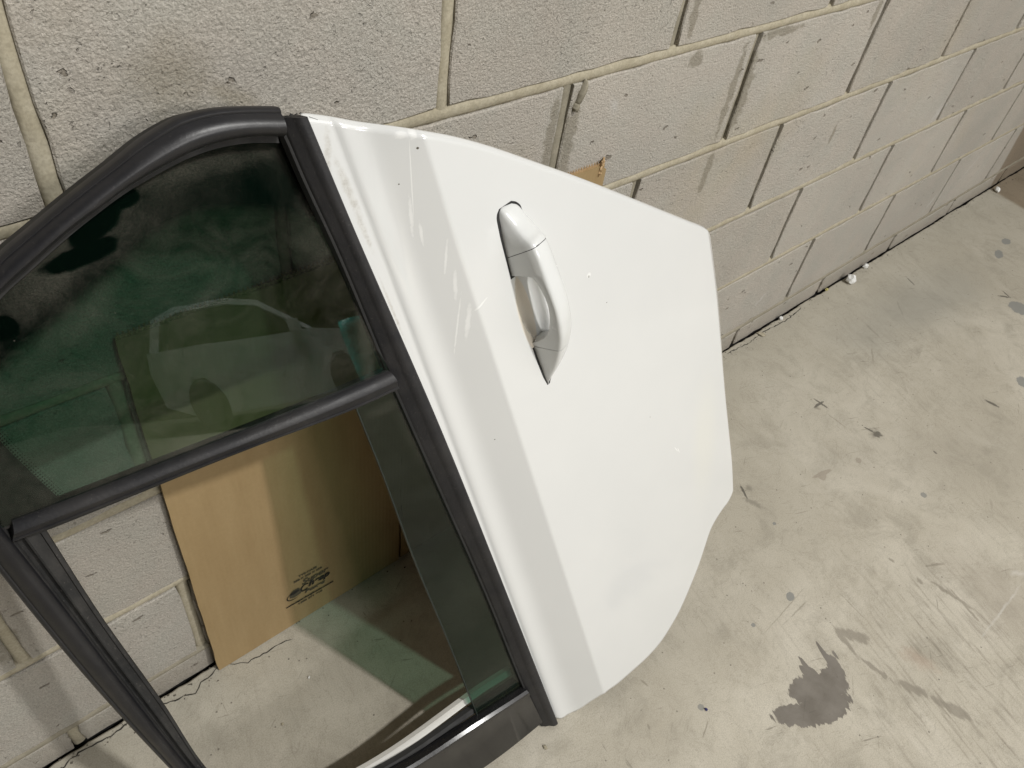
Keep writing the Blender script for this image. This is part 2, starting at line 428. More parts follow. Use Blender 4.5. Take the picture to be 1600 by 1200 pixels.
def mat_paint(name, dish=False):
    """white car paint; grime, polish smears and a painted highlight at their own places, in the door's own frame"""
    N = NT(name)
    tc = N.n('ShaderNodeTexCoord').outputs['Object']
    white = (0.800, 0.797, 0.765)
    base = N.mix(N.ramp(N.noise(5, 3, vec=tc), 0.35, 0.65), (0.662, 0.669, 0.660), (0.684, 0.689, 0.678))
    # faint yellow haze low on the skin
    base = N.mix(N.math('MULTIPLY', N.blob((0.74, 0.38), (0.05, 0.16), 0.0, 0.9, 0.2, 8, vec=tc), 0.30), base, (0.745, 0.735, 0.64))
    # grime along the belt moulding
    grime = None
    for c, r, a in [((0.2170, 0.925), (0.0060, 0.045), 0.2), ((0.2235, 0.890), (0.0040, 0.03), 0.2), 
                    ((0.2035, 0.965), (0.005, 0.03), -0.2), ((0.2380, 0.80), (0.002, 0.05), 0.2)]:
        b = N.blob(c, r, a, 0.8, 0.55, 130, vec=tc)
        grime = b if grime is None else N.math('MAXIMUM', grime, b)
    gn = N.ramp(N.noise(150, 6, 0.8, vec=tc), 0.42, 0.66)
    base = N.mix(N.math('MULTIPLY', N.math('MULTIPLY', grime, gn), 0.40), base, (0.20, 0.165, 0.115))
    base = N.mix(N.math('MULTIPLY', grime, 0.22), base, (0.50, 0.47, 0.40))
    # chips
    chip = None
    for c, r in [((0.2800, 0.9560), 0.0013), ((0.4905, 0.7554), 0.0017), ((0.262, 0.925), 0.0008), ((0.52, 0.71), 0.0008), ((0.33, 0.60), 0.0008), ((0.60, 0.5), 0.0008)]:
        b = N.blob(c, (r, r), 0, 0.3, 0.1, 200, vec=tc)
        chip = b if chip is None else N.math('MAXIMUM', chip, b)
    base = N.mix(chip, base, (0.10, 0.09, 0.07))
    # dried polish smears and scratches; the rear-edge patch is a painted highlight
    sm = None
    for c, r, a in [((0.2683, 0.970), (0.009, 0.005), 0.0), ((0.2780, 0.969), (0.005, 0.006), 0.0),
                    ((0.2690, 0.893), (0.0022, 0.026), -0.02), ((0.2760, 0.873), (0.0018, 0.016), 0.05),
                    ((0.2950, 0.842), (0.0016, 0.024), -0.12), ((0.3015, 0.812), (0.0026, 0.022), -0.05),
                    ((0.3105, 0.765), (0.0032, 0.026), -0.12), ((0.325, 0.782), (0.012, 0.0018), 0.5),
                    ((0.300, 0.760), (0.0012, 0.045), -0.15), 
                   
                    ((0.4905, 0.757), (0.005, 0.004), 0.0)]:
        b = N.blob(c, r, a, 0.75, 0.55, 160, vec=tc)
        sm = b if sm is None else N.math('MAXIMUM', sm, b)
    for c, r, a in [((0.2725, 0.927), (0.0007, 0.050), -0.04), ((0.662, 0.409), (0.0008, 0.010), 0.6), ((0.668, 0.404), (0.0008, 0.008), 0.4)]:
        sm = N.math('MAXIMUM', sm, N.blob(c, r, a, 0.6, 0.15, 160, vec=tc))
    base = N.mix(N.math('MULTIPLY', sm, 0.5), base, (0.93, 0.93, 0.91))
    dull = N.math('ADD', N.ramp(N.noise(6, 2, 0.5, vec=tc), 0.3, 0.7, 0.19, 0.24), N.math('MULTIPLY', sm, 0.25))
    # warm reflected light inside the grab bowl, painted as beige
    bowl = N.blob((0.3900, 0.743), (0.015, 0.056), 0.21, 0.15, 0.05, 30, vec=tc)
    base = N.mix(N.math('MULTIPLY', bowl, 0.85), base, N.mix(N.noise(90, 3, vec=tc), (0.70, 0.62, 0.50), (0.80, 0.73, 0.62)))
    return N.done(N.pbr(base, dull, None, Coat_Weight=0.8, Coat_Roughness=0.05, Specular_IOR_Level=0.4))


def mat_simple(name, col, rough, var=0.12, bump=0.15, bscale=300, dust=0.0, spec=0.5, metal=0.0, dustcol=(0.22, 0.20, 0.175)):
    N = NT(name)
    lo = tuple(c * (1 - var) for c in col)
    hi = tuple(c * (1 + var) for c in col)
    base = N.mix(N.ramp(N.noise(22, 5, 0.6), 0.35, 0.65), lo, hi)
    r = N.ramp(N.noise(35, 4, 0.6), 0.3, 0.7, rough * 0.85, rough * 1.15)
    if dust:
        d = N.math('MULTIPLY', N.ramp(N.noise(16, 6, 0.72), 0.40, 0.75), dust)
        base = N.mix(d, base, dustcol)
        sp = N.math('MULTIPLY', N.ramp(N.noise(380, 2), 0.66, 0.72), dust)
        base = N.mix(sp, base, (0.30, 0.28, 0.25))
        r = N.math('ADD', r, N.math('MULTIPLY', d, 0.4))
    nb = N.bump(N.noise(bscale, 3, 0.6), bump, 0.0008)
    return N.done(N.pbr(base, r, nb, Specular_IOR_Level=spec, Metallic=metal))


def mat_glass(name, tint, dust_lo, dust_hi, wipes=(), heavy=(), fades=()):
    N = NT(name)
    tc = N.n('ShaderNodeTexCoord').outputs['Object']
    tr = N.n('ShaderNodeBsdfTransparent')
    tr.inputs[0].default_value = tuple(tint) + (1,)
    gl = N.n('ShaderNodeBsdfGlossy')
    gl.inputs['Roughness'].default_value = 0.012
    geo = N.n('ShaderNodeNewGeometry')
    dt = N.n('ShaderNodeVectorMath', operation='DOT_PRODUCT')
    N.t.links.new(geo.outputs['Incoming'], dt.inputs[0])
    N.t.links.new(geo.outputs['Normal'], dt.inputs[1])
    ca = N.math('SUBTRACT', 1.0, N.math('ABSOLUTE', dt.outputs['Value']), clamp=True)
    frn = N.math('ADD', 0.034, N.math('MULTIPLY', N.math('POWER', ca, 5.0), 0.95), clamp=True)
    mx = N.n('ShaderNodeMixShader')
    N.t.links.new(frn, mx.inputs[0])
    N.t.links.new(tr.outputs[0], mx.inputs[1])
    N.t.links.new(gl.outputs[0], mx.inputs[2])
    d = N.ramp(N.noise(20, 7, 0.74, vec=tc, dist=0.9), 0.38, 0.70, dust_lo, dust_hi)
    for c, r, a, amt in heavy:
        d = N.math('ADD', d, N.math('MULTIPLY', N.blob(c, r, a, 0.85, 0.4, 50, vec=tc), amt))
    grain = N.ramp(N.noise(650, 2, vec=tc), 0.3, 0.7, 0.6, 1.3)
    d = N.math('MULTIPLY', d, grain)
    for c, r, a in wipes:
        d = N.math('MULTIPLY', d, N.math('SUBTRACT', 1.0, N.blob(c, r, a, 0.25, 0.45, 40, vec=tc)))
    for c, r, a in fades:
        d = N.math('MULTIPLY', d, N.math('SUBTRACT', 1.0, N.math('MULTIPLY', N.blob(c, r, a, 0.9, 0.5, 30, vec=tc), 0.8)))
    # fine scratches and specks
    v = N.mapping(scale=(60, 700, 60), vec=N.mapping(rot=(0, 0, 0.9), vec=tc))
    scr = N.math('MULTIPLY', N.ramp(N.noise(1.0, 2, vec=v), 0.72, 0.76), N.ramp(N.noise(9, 2, vec=tc), 0.5, 0.6))
    d = N.math('ADD', d, N.math('MULTIPLY', scr, 0.05))
    sp = N.voro(120, vec=tc)
    sc = N.n('ShaderNodeSeparateColor')
    N.t.links.new(sp.outputs['Color'], sc.inputs[0])
    dots = N.math('MULTIPLY', N.ramp(sp.outputs['Distance'], 0.06, 0.10, 1, 0), N.math('GREATER_THAN', sc.outputs[0], 0.965))
    d = N.math('ADD', d, N.math('MULTIPLY', dots, 0.18))
    df = N.n('ShaderNodeBsdfDiffuse')
    df.inputs[0].default_value = (0.36, 0.315, 0.265, 1)
    m2 = N.n('ShaderNodeMixShader')
    N.t.links.new(d, m2.inputs[0])
    N.t.links.new(mx.outputs[0], m2.inputs[1])
    N.t.links.new(df.outputs[0], m2.inputs[2])
    return N.done(m2.outputs[0])


def mat_card(name, c0, c1):
    N = NT(name)
    v = N.mapping(scale=(26, 26, 5))
    base = N.mix(N.ramp(N.noise(1.0, 6, 0.65, vec=v), 0.3, 0.7), c0, c1)
    base = N.mix(N.ramp(N.noise(200, 3, 0.6), 0.3, 0.7, 0.14, 0), base, tuple(c * 0.6 for c in c0))
    flute = N.n('ShaderNodeTexWave', wave_type='BANDS', bands_direction='X')
    N.t.links.new(N.pos, flute.inputs['Vector'])
    flute.inputs['Scale'].default_value = 45
    flute.inputs['Distortion'].default_value = 0.3
    h = N.math('ADD', N.math('MULTIPLY', flute.outputs['Fac'], 0.15), N.noise(25, 5, 0.6))
    return N.done(N.pbr(base, 0.78, N.bump(h, 0.25, 0.002), Specular_IOR_Level=0.25))


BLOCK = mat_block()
MORTAR = mat_mortar('cream_mortar', (0.355, 0.318, 0.232), (0.445, 0.405, 0.312))
MORTAR2 = mat_mortar('grey_mortar', (0.235, 0.215, 0.165), (0.33, 0.30, 0.235))
ZONES = [-9, 0.72, 0.86, 1.02, 1.25, 1.60, 9]
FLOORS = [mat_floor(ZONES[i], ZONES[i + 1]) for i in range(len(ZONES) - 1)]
FLOOR = FLOORS[0]
PAINT = mat_paint('white_paint')
TRIM = mat_simple('black_trim', (0.015, 0.015, 0.017), 0.50, dust=0.09, bump=0.35, spec=0.35)
TRIM2 = mat_simple('satin_black_frame', (0.013, 0.013, 0.015), 0.38, dust=0.05, bump=0.12, spec=0.42)
GLOSSB = mat_simple('gloss_black_pillar', (0.011, 0.011, 0.012), 0.22, dust=0.05, bump=0.03)
RUBBER = mat_simple('black_rubber', (0.012, 0.012, 0.012), 0.7, dust=0.05, bump=0.3)
FLOCK = mat_simple('dusty_channel', (0.011, 0.011, 0.011), 0.85, dust=0.16, bump=0.5)
DARK = mat_simple('dark_gap', (0.012, 0.011, 0.010), 0.9)
HANDLE = mat_simple('white_handle', (0.690, 0.700, 0.690), 0.24, var=0.01, bump=0.0, spec=0.5)
INNER = mat_simple('inner_door_paint', (0.62, 0.61, 0.57), 0.4, var=0.03, bump=0.02)
CARD = mat_card('corrugated_card', (0.298, 0.208, 0.102), (0.350, 0.252, 0.130))
CARDEDGE = mat_card('card_edge', (0.40, 0.27, 0.14), (0.50, 0.36, 0.21))
INK = mat_simple('black_ink', (0.018, 0.015, 0.012), 0.75, var=0.2)
INK2 = mat_simple('faded_ink', (0.075, 0.062, 0.040), 0.8, var=0.25)
FLAKE = mat_simple('white_flake', (0.70, 0.70, 0.68), 0.8, var=0.1)
CRACK = mat_simple('crack_shadow', (0.035, 0.031, 0.025), 0.95, var=0.2)

# ------------------------------------------------------------------ floor (ends in a ragged edge just short of the wall)
ZJ = [0.057, 0.260, 0.463, 0.661, 0.856, 1.057, 1.257]   # centre heights of the bed joints


def ragged(x):
    return -0.0045 - 0.004 * abs(noise.noise(Vector((x * 38, 3.3, 0)))) - 0.003 * noise.noise(Vector((x * 9, 7.1, 0)))


v, f = [], []
xs = [-4.0] + [-0.7 + i * 0.006 for i in range(int(4.6 / 0.006))] + [7.0]
for x in xs:
    y = ragged(x)
    v += [(x, y + 0.001, -0.03), (x, y, -0.003), (x, y - 0.003, 0.0), (x, -0.05, 0.0), (x, -12.0, 0.0)]
for i in range(len(xs) - 1):
    for k in range(4):
        a = i * 5 + k
        f.append((a, a + 1, a + 6, a + 5))
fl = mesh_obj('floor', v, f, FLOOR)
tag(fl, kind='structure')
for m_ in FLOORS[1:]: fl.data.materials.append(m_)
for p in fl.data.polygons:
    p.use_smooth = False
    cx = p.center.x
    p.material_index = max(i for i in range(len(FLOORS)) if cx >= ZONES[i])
gv, gf = box_vf(-4, 7, -0.05, 0.12, -0.10, -0.028)
gap = mesh_obj('joint_bed', gv, gf, DARK, fl)

# cracks and grit beside the wall foot
def ribbon(name, pts, w, z, mat, parent, seed=0):
    rnd = random.Random(seed)
    P = []
    for a, b in zip(pts, pts[1:]):
        n = max(2, int((Vector(b) - Vector(a)).length / 0.006))
        for k in range(n): P.append(Vector(a).lerp(Vector(b), k / n))
    P.append(Vector(pts[-1]))
    P = [p + Vector((rnd.uniform(-1, 1), rnd.uniform(-1, 1))) * 0.0016 for p in P]
    v, f = [], []
    for i, p in enumerate(P):
        d = (P[min(i + 1, len(P) - 1)] - P[max(i - 1, 0)]).normalized()
        nn = Vector((-d.y, d.x))
        ww = w * (0.25 + 0.9 * rnd.random()) * min(1, (i + 0.3) / 3, (len(P) - 0.7 - i) / 3)
        v += [(p.x + nn.x * ww, p.y + nn.y * ww, z), (p.x - nn.x * ww, p.y - nn.y * ww, z)]
        if i: f.append((2 * i - 2, 2 * i - 1, 2 * i + 1, 2 * i))
    return mesh_obj(name, v, f, mat, parent)


ribbon('floor_crack', [(-0.26, -0.040), (-0.235, -0.020), (-0.205, -0.012), (-0.16, -0.016), (-0.12, -0.012)], 0.0014, 0.0005, CRACK, fl, 1)
ribbon('floor_crack', [(-0.095, -0.014), (-0.06, -0.024), (-0.035, -0.030), (-0.022, -0.021), (0.004, -0.016), (0.012, -0.008)], 0.0011, 0.0005, CRACK, fl, 2)
ribbon('floor_crack', [(0.012, -0.010), (0.05, -0.034), (0.09, -0.036), (0.13, -0.040)], 0.0009, 0.0005, CRACK, fl, 3)
ribbon('floor_crack', [(1.36, -0.014), (1.44, -0.022), (1.52, -0.016), (1.61, -0.024), (1.70, -0.014)], 0.0013, 0.0005, CRACK, fl, 4)
gr_v, gr_f = [], []
rnd = random.Random(5)
for i in range(420):
    x = rnd.uniform(-0.4, 3.3)
    y = -0.006 - abs(rnd.gauss(0, 0.012))
    s = rnd.uniform(0.0007, 0.0026)
    b = len(gr_v)
    for k in range(4):
        a = k * 1.57 + rnd.random()
        gr_v.append((x + math.cos(a) * s, y + math.sin(a) * s * 0.8, 0.0003))
    gr_v.append((x, y, s * 0.8))
    gr_f += [(b, b + 1, b + 4), (b + 1, b + 2, b + 4), (b + 2, b + 3, b + 4), (b + 3, b, b + 4)]
tag(mesh_obj('grit', gr_v, gr_f, mat_simple('grit', (0.13, 0.115, 0.09), 0.95, var=0.5), None),
    'scattered dark grit lying along the crack at the foot of the wall', 'grit', kind='stuff')

# ------------------------------------------------------------------ block wall
wall = empty('block_wall', (0.6, 0.0, 0.0), 'grey concrete block wall with cream mortar joints behind the leaning door', 'wall')
WO = Vector((0.6, 0, 0))


def block_mesh(w, h, seed, name='block'):
    """front outline chipped, at y=0; local origin at the block's lower left front corner"""
    rnd = random.Random(seed)
    def outline(inset, y, jit):
        pts = []
        nx, nz = 14, 7
        c = 0.003
        def add(x, z, ex, ez):
            j = rnd.random() ** 2.2 * jit
            pts.append((x + ex * (inset + j), y, z + ez * (inset + j)))
        for i in range(nx): add(c + (w - 2 * c) * i / (nx - 1), 0, 0, 1)
        for i in range(1, nz - 1): add(w, h * i / (nz - 1), -1, 0)
        for i in range(nx): add(w - c - (w - 2 * c) * i / (nx - 1), h, 0, -1)
        for i in range(1, nz - 1): add(0, h - h * i / (nz - 1), 1, 0)
        return pts
    st = rnd.getstate()
    a = outline(0.0012, 0.0, 0.0042)
    rnd.setstate(st)
    b = outline(0.0, 0.0018, 0.0030)
    c = [(p[0], 0.06, p[2]) for p in b]
    n = len(a)
    v = a + b + c
    f = [tuple(range(n))]
    for r in (0, 1):
        for i in range(n):
            j = (i + 1) % n
            f.append((r * n + i, r * n + j, (r + 1) * n + j, (r + 1) * n + i))
    me = bpy.data.meshes.new(name)
    me.from_pydata(v, [], f)
    bm = bmesh.new(); bm.from_mesh(me)
    bmesh.ops.recalc_face_normals(bm, faces=bm.faces)
    bm.to_mesh(me); bm.free()
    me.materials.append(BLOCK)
    return me


J = 0.0065      # half joint
rows = []
meas = {3: {3: 1.995, 4: 2.392}, 1: {}, 2: {}, 4: {}}
cache = {}
cnt = 0
zz = [0.0] + ZJ
joint_x = {}
for r in range(len(zz) - 1):
    z0 = zz[r] + (J if r else -0.006)
    z1 = zz[r + 1] - J
    shift = 0.0 if r in (1, 3, 5) else 0.2
    rr = random.Random(100 + r)
    xs_ = []
    k = -4
    while True:
        x = shift + 0.4 * k + rr.uniform(-0.003, 0.003)
        if r == 4 and x > 0.7: x += 0.010
        if r == 2 and x > 2.0: x -= 0.010
        xs_.append(x)
        if x > 5.0: break
        k += 1
    joint_x[r] = xs_
    for i in range(len(xs_) - 1):
        w = xs_[i + 1] - xs_[i] - 2 * J
        key = (r, i % 4)
        if key not in cache:
            cache[key] = block_mesh(0.4 - 2 * J, z1 - z0, cnt * 7 + 3)
            cnt += 1
        o = bpy.data.objects.new('block', cache[key])
        COL.objects.link(o)
        o.parent = wall
        o.scale = (w / (0.4 - 2 * J), 1, 1)
        o.location = Vector((xs_[i] + J, rr.uniform(-0.0008, 0.0008), z0)) - WO


def sweep_joint(name, p0, p1, half, depth0, bulge, mat, seed, n=30):
    """tooled joint between p0 and p1 (x,z): a shallow convex-in trough with wavering edges"""
    rnd = random.Random(seed)
    a, b = Vector(p0), Vector(p1)
    d = (b - a).normalized()
    nn = Vector((-d.y, d.x))
    prof = [(-1.0, 0.02), (-0.98, depth0 + 0.0004), (-0.5, depth0 - bulge * 0.7), (0.0, depth0 - bulge), (0.5, depth0 - bulge * 0.75), (0.9, depth0 + 0.001), (1.0, 0.02)]
    v, f = [], []
    for i in range(n + 1):
        p = a.lerp(b, i / n)
        wv = noise.noise(Vector((p.x * 14, p.y * 14, seed)))
        for q, (t, y) in enumerate(prof):
            e = half * (1 + 0.10 * wv) * t
            v.append((p.x + nn.x * e - WO.x, y + 0.0006 * noise.noise(Vector((p.x * 40, p.y * 40, q + seed))), p.y + nn.y * e))
    m = len(prof)
    for i in range(n):
        for q in range(m - 1):
            f.append((i * m + q, i * m + q + 1, (i + 1) * m + q + 1, (i + 1) * m + q))
    return mesh_obj(name, v, f, mat, wall, smooth=True)


for r in range(len(ZJ)):
    z = ZJ[r]
    m = MORTAR if r >= 1 else MORTAR2
    sweep_joint('bed_joint', (-1.6, z), (5.2, z), J + 0.0024, 0.0035 if r else 0.0018, 0.0028, m, r, 240)
for r in range(len(zz) - 1):
    for i, x in enumerate(joint_x[r]):
        z0 = zz[r] + (J * 0.8 if r else -0.005)
        z1 = zz[r + 1] - J * 0.8
        wide = 0.0085 if x < 0.7 else 0.0070
        near = x < 0.7
        sweep_joint('head_joint', (x, z0), (x, z1), wide, 0.0045 if near else 0.0062, 0.0022 if near else 0.0012, MORTAR if (near and r != 4) else MORTAR2, 50 + r * 20 + i, 14)

# backing so no light leaks through the hollow joints
bv, bf = box_vf(-4 - WO.x, 7 - WO.x, 0.05, 0.15, -0.05, 1.26)
mesh_obj('wall_core', bv, bf, DARK, wall)
bv, bf = box_vf(-4 - WO.x, 7 - WO.x, 0.004, 0.15, 1.264, 2.6)
mesh_obj('upper_wall', bv, bf, BLOCK, wall)

# smears of mortar spread over the faces beside some joints
def smear(cx, cz, w, h, ang, seed, mat, proud=0.0012):
    rnd = random.Random(seed)
    n = 26
    v = [(cx - WO.x, -proud, cz)]
    ring1, ring2 = [], []
    for k in range(n):
        a = 2 * math.pi * k / n
        rr_ = 1 + 0.28 * noise.noise(Vector((math.cos(a) * 2.2, math.sin(a) * 2.2, seed))) + rnd.uniform(-0.07, 0.07)
        x, z = math.cos(a) * w * rr_, math.sin(a) * h * rr_
        c, s = math.cos(ang), math.sin(ang)
        ring1.append((cx - WO.x + (x * c - z * s) * 0.86, -proud * 0.9, cz + (x * s + z * c) * 0.86))
        ring2.append((cx - WO.x + (x * c - z * s), 0.0006, cz + (x * s + z * c)))
    v += ring1 + ring2
    f = []
    for k in range(n):
        j = (k + 1) % n
        f += [(0, 1 + k, 1 + j), (1 + k, 1 + n + k, 1 + n + j, 1 + j)]
    return mesh_obj('mortar_smear', v, f, mat, wall, smooth=True)


# a dribble of mortar hanging from the joint
smear(0.626, 0.836, 0.0045, 0.016, -0.3, 11, MORTAR2, 0.006)
smear(0.619, 0.818, 0.0040, 0.006, -0.3, 12, MORTAR2, 0.007)

# ------------------------------------------------------------------ flattened cardboard box against the wall
lean = math.atan2(0.012, 0.71)
card = empty('cardboard_box', (0.0, -0.020, 0.0), 'flattened brown cardboard box standing on edge between the door and the wall', 'cardboard box')
card.rotation_euler = (-lean, 0, 0)


def slab(x0, x1, z0, z1, y0, y1, name, mat, parent, rough_edge=0.0, seed=0, bend=None):
    rnd = random.Random(seed)
    nx = max(2, int((x1 - x0) / 0.02))
    nz = max(2, int((z1 - z0) / 0.02))
    front, back = [], []
    for i in range(nx + 1):
        for k in range(nz + 1):
            x = x0 + (x1 - x0) * i / nx
            z = z0 + (z1 - z0) * k / nz
            if i in (0, nx): x += rnd.uniform(-1, 1) * rough_edge
            if k in (0, nz): z += rnd.uniform(0, 1) * rough_edge * (1 if k == 0 else -1)
            w = 0.0012 * noise.noise(Vector((x * 5, z * 5, seed)))
            if bend: w += bend(x, z)
            front.append((x, y0 + w, z))
            back.append((x, y1 + w, z))
    v = front + back
    o = len(front)
    m = nz + 1
    f = []
    for i in range(nx):
        for k in range(nz):
            a = i * m + k
            f.append((a, a + 1, a + m + 1, a + m))
            f.append((o + a, o + a + m, o + a + m + 1, o + a + 1))
    for i in range(nx):
        f.append((i * m, (i + 1) * m, o + (i + 1) * m, o + i * m))
        f.append((i * m + nz, o + i * m + nz, o + (i + 1) * m + nz, (i + 1) * m + nz))
    for k in range(nz):
        f.append((k, o + k, o + k + 1, k + 1))
        f.append((nx * m + k, nx * m + k + 1, o + nx * m + k + 1, o + nx * m + k))
    return mesh_obj(name, v, f, mat, parent, smooth=True, auto=0.7)


slab(0.0085, 0.3568, 0.0015, 0.7160, 0.000, 0.0035, 'front_sheet', CARD, card, 0.0007, 2)
slab(0.3570, 0.7000, 0.1660, 0.7160, 0.000, 0.0035, 'front_sheet', CARD, card, 0.0002, 2)
slab(0.3625, 0.7000, 0.0015, 0.1655, 0.0015, 0.0050, 'flap', CARD, card, 0.0007, 3)
slab(0.0130, 0.7020, 0.0010, 0.7150, 0.0062, 0.0092, 'back_sheet', CARDEDGE, card, 0.0010, 4)
# flutes seen in the cut top edges
fv, ff = [], []
for layer, y0 in enumerate((0.0006, 0.0068)):
    n = 520
    b = len(fv)
    for i in range(n + 1):
        x = 0.010 + 0.688 * i / n
        y = y0 + 0.0012 + 0.0011 * math.sin(i * math.pi / 2 * 1.0)
        zt = 0.7185 + 0.0010 * noise.noise(Vector((x * 60, layer, 0)))
        fv += [(x, y, 0.708), (x, y, zt), (x, y + 0.0004, zt), (x, y + 0.0004, 0.708)]
        if i:
            q = b + 4 * i
            for k in range(3): ff.append((q - 4 + k, q - 3 + k, q + 1 + k, q + k))
tag(mesh_obj('corrugation', fv, ff, CARDEDGE, card), kind='stuff')
# crushed top right corner
rnd = random.Random(9)
cv, cf = [], []
for i in range(9):
    for k in range(7):
        x = 0.690 + 0.0145 * i / 8
        z = 0.700 + 0.0225 * k / 6
        y = -0.002 + 0.008 * (i / 8) ** 1.5 + rnd.uniform(-0.0022, 0.0022)
        cv.append((x + rnd.uniform(-0.0008, 0.0008), y, z + rnd.uniform(-0.0008, 0.0008)))
nb_ = len(cv)
cv += [(x, y + 0.0025, z) for x, y, z in cv]
for i in range(8):
    for k in range(6):
        a = i * 7 + k
        cf += [(a, a + 1, a + 8, a + 7), (nb_ + a, nb_ + a + 7, nb_ + a + 8, nb_ + a + 1)]
for i in range(8): cf += [(i * 7 + 6, nb_ + i * 7 + 6, nb_ + i * 7 + 13, i * 7 + 13), (i * 7, i * 7 + 7, nb_ + i * 7 + 7, nb_ + i * 7)]
for k in range(6): cf += [(56 + k, 57 + k, nb_ + 57 + k, nb_ + 56 + k), (k, nb_ + k, nb_ + k + 1, k + 1)]
mesh_obj('crushed_corner', cv, cf, CARDEDGE, card)
fold_v, fold_f = box_vf(0.7005, 0.7065, 0.0012, 0.0085, 0.004, 0.706)
mesh_obj('side_fold', fold_v, fold_f, CARD, card)


def text_mesh(body, size, x, z, mat, name, shear=0.0, width=None, rot=0.0, bold=0.0, spacing=1.0):
    c = bpy.data.curves.new(name, 'FONT')
    c.body = body
    c.size = size
    c.shear = shear
    c.offset = bold
    c.space_character = spacing
    t = bpy.data.objects.new(name, c)
    COL.objects.link(t)
    dg = bpy.context.evaluated_depsgraph_get()
    me = bpy.data.meshes.new_from_object(t.evaluated_get(dg))
    COL.objects.unlink(t)
    bpy.data.objects.remove(t)
    xs = [q.co.x for q in me.vertices]
    x0, x1 = min(xs), max(xs)
    sc = (width / (x1 - x0)) if width else 1
    for q in me.vertices:
        px, pz = (q.co.x - x0) * sc, q.co.y
        c_, s_ = math.cos(rot), math.sin(rot)
        q.co = (x + px * c_ - pz * s_, -0.0009, z + px * s_ + pz * c_)
    me.materials.clear()
    me.materials.append(mat)
    o = bpy.data.objects.new(name, me)
    COL.objects.link(o)
    o.parent = card
    return o


text_mesh('TYS-CASE', 0.0068, 0.1610, 0.1332, INK2, 'print', width=0.0335, rot=-0.06, bold=0.0003)
text_mesh('350 X 350 X 350', 0.0068, 0.1520, 0.1248, INK2, 'print', width=0.0510, rot=-0.07, bold=0.0003)
text_mesh('Super', 0.0190, 0.1655, 0.1065, INK2, 'print', shear=0.25, width=0.0490, rot=-0.05, bold=0.0004)
text_mesh('C', 0.0260, 0.1612, 0.0865, INK, 'print', shear=0.2, width=0.0150, rot=-0.05, bold=0.0004)
text_mesh('heap', 0.0200, 0.1762, 0.0910, INK, 'print', shear=0.25, width=0.0400, rot=-0.05, bold=0.0009)
text_mesh('Boxes', 0.0125, 0.1685, 0.0765, INK2, 'print', shear=0.2, width=0.0380, rot=-0.05, bold=0.0006)
text_mesh('www.supercheapboxes.com.au', 0.0060, 0.1325, 0.0650, INK, 'print', width=0.0890, rot=-0.045, bold=0.0004)
text_mesh('1300 271 810', 0.0068, 0.1555, 0.0545, INK2, 'print', width=0.0445, rot=-0.04, bold=0.0003)
# the printed stack-of-boxes emblem with a ring round it
ev, ef = [], []
def flat(poly, mat, name):
    return mesh_obj(name, [(x, -0.0008, z) for x, z in poly], [tuple(range(len(poly)))], mat, card)
flat([(0.1420, 0.0880), (0.1500, 0.0835), (0.1620, 0.0850), (0.1630, 0.0965), (0.1590, 0.1040), (0.1500, 0.1050), (0.1425, 0.0985)], INK2, 'emblem')
flat([(0.1435, 0.0990), (0.1500, 0.1020), (0.1585, 0.1010), (0.1600, 0.0960), (0.1500, 0.0930), (0.1440, 0.0950)], INK, 'emblem').location.y = -0.0002
ring = []
N1 = 22
for k in range(N1 + 1):
    a = math.radians(95 + 230 * k / N1)
    ring.append((0.1490 + math.cos(a) * 0.0125, 0.0895 + math.sin(a) * 0.0105))
for k in range(N1, -1, -1):
    a = math.radians(95 + 230 * k / N1)
    th = 0.0002 + 0.0017 * math.sin(math.pi * k / N1)
    ring.append((0.1490 + math.cos(a) * (0.0125 - th), 0.0895 + math.sin(a) * (0.0105 - th)))
rv, rf = [(x, -0.0011, z) for x, z in ring], []
for k in range(N1): rf.append((k, k + 1, 2 * N1 - k, 2 * N1 + 1 - k))
mesh_obj('emblem', rv, rf, INK, card)

# ------------------------------------------------------------------ the car door
# local frame: x along the wall, y up the leaning door, z out of its face (towards the viewer)
# measured outlines of the door in its own frame (metres)
beltline = [(0.1903, 1.0019), (0.2007, 0.9426), (0.2176, 0.8685), (0.2444, 0.7425), (0.2725, 0.612), (0.3178, 0.3781), (0.3526, 0.1988), (0.3896, 0.0081)]
rear = [(0.1903, 1.0019), (0.2128, 0.9946), (0.2384, 0.985), (0.2751, 0.9733), (0.3197, 0.9569), (0.3648, 0.9366), (0.4233, 0.9067), (0.49, 0.872), (0.5913, 0.8169), (0.6575, 0.7806), (0.7061, 0.754), (0.728, 0.7423), (0.7482, 0.7293), (0.7584, 0.7185), (0.7655, 0.7037)]
sill = [(0.7655, 0.7037), (0.776, 0.6609), (0.7895, 0.5939), (0.8105, 0.4491), (0.8248, 0.3673), (0.8346, 0.3095), (0.8393, 0.2521)]
front = [(0.3895, 0.0066), (0.4067, -0.0064), (0.4283, -0.004), (0.4525, 0.0156), (0.469, 0.0262), (0.5015, 0.0218), (0.539, 0.0198), (0.578, 0.0188), (0.6153, 0.0249), (0.6428, 0.0382), (0.6691, 0.0561), (0.6978, 0.0861), (0.7268, 0.1219), (0.7462, 0.1525), (0.7617, 0.1766), (0.7772, 0.1886), (0.7999, 0.1985), (0.819, 0.2038), (0.8318, 0.2134), (0.8385, 0.23), (0.8393, 0.2521)]
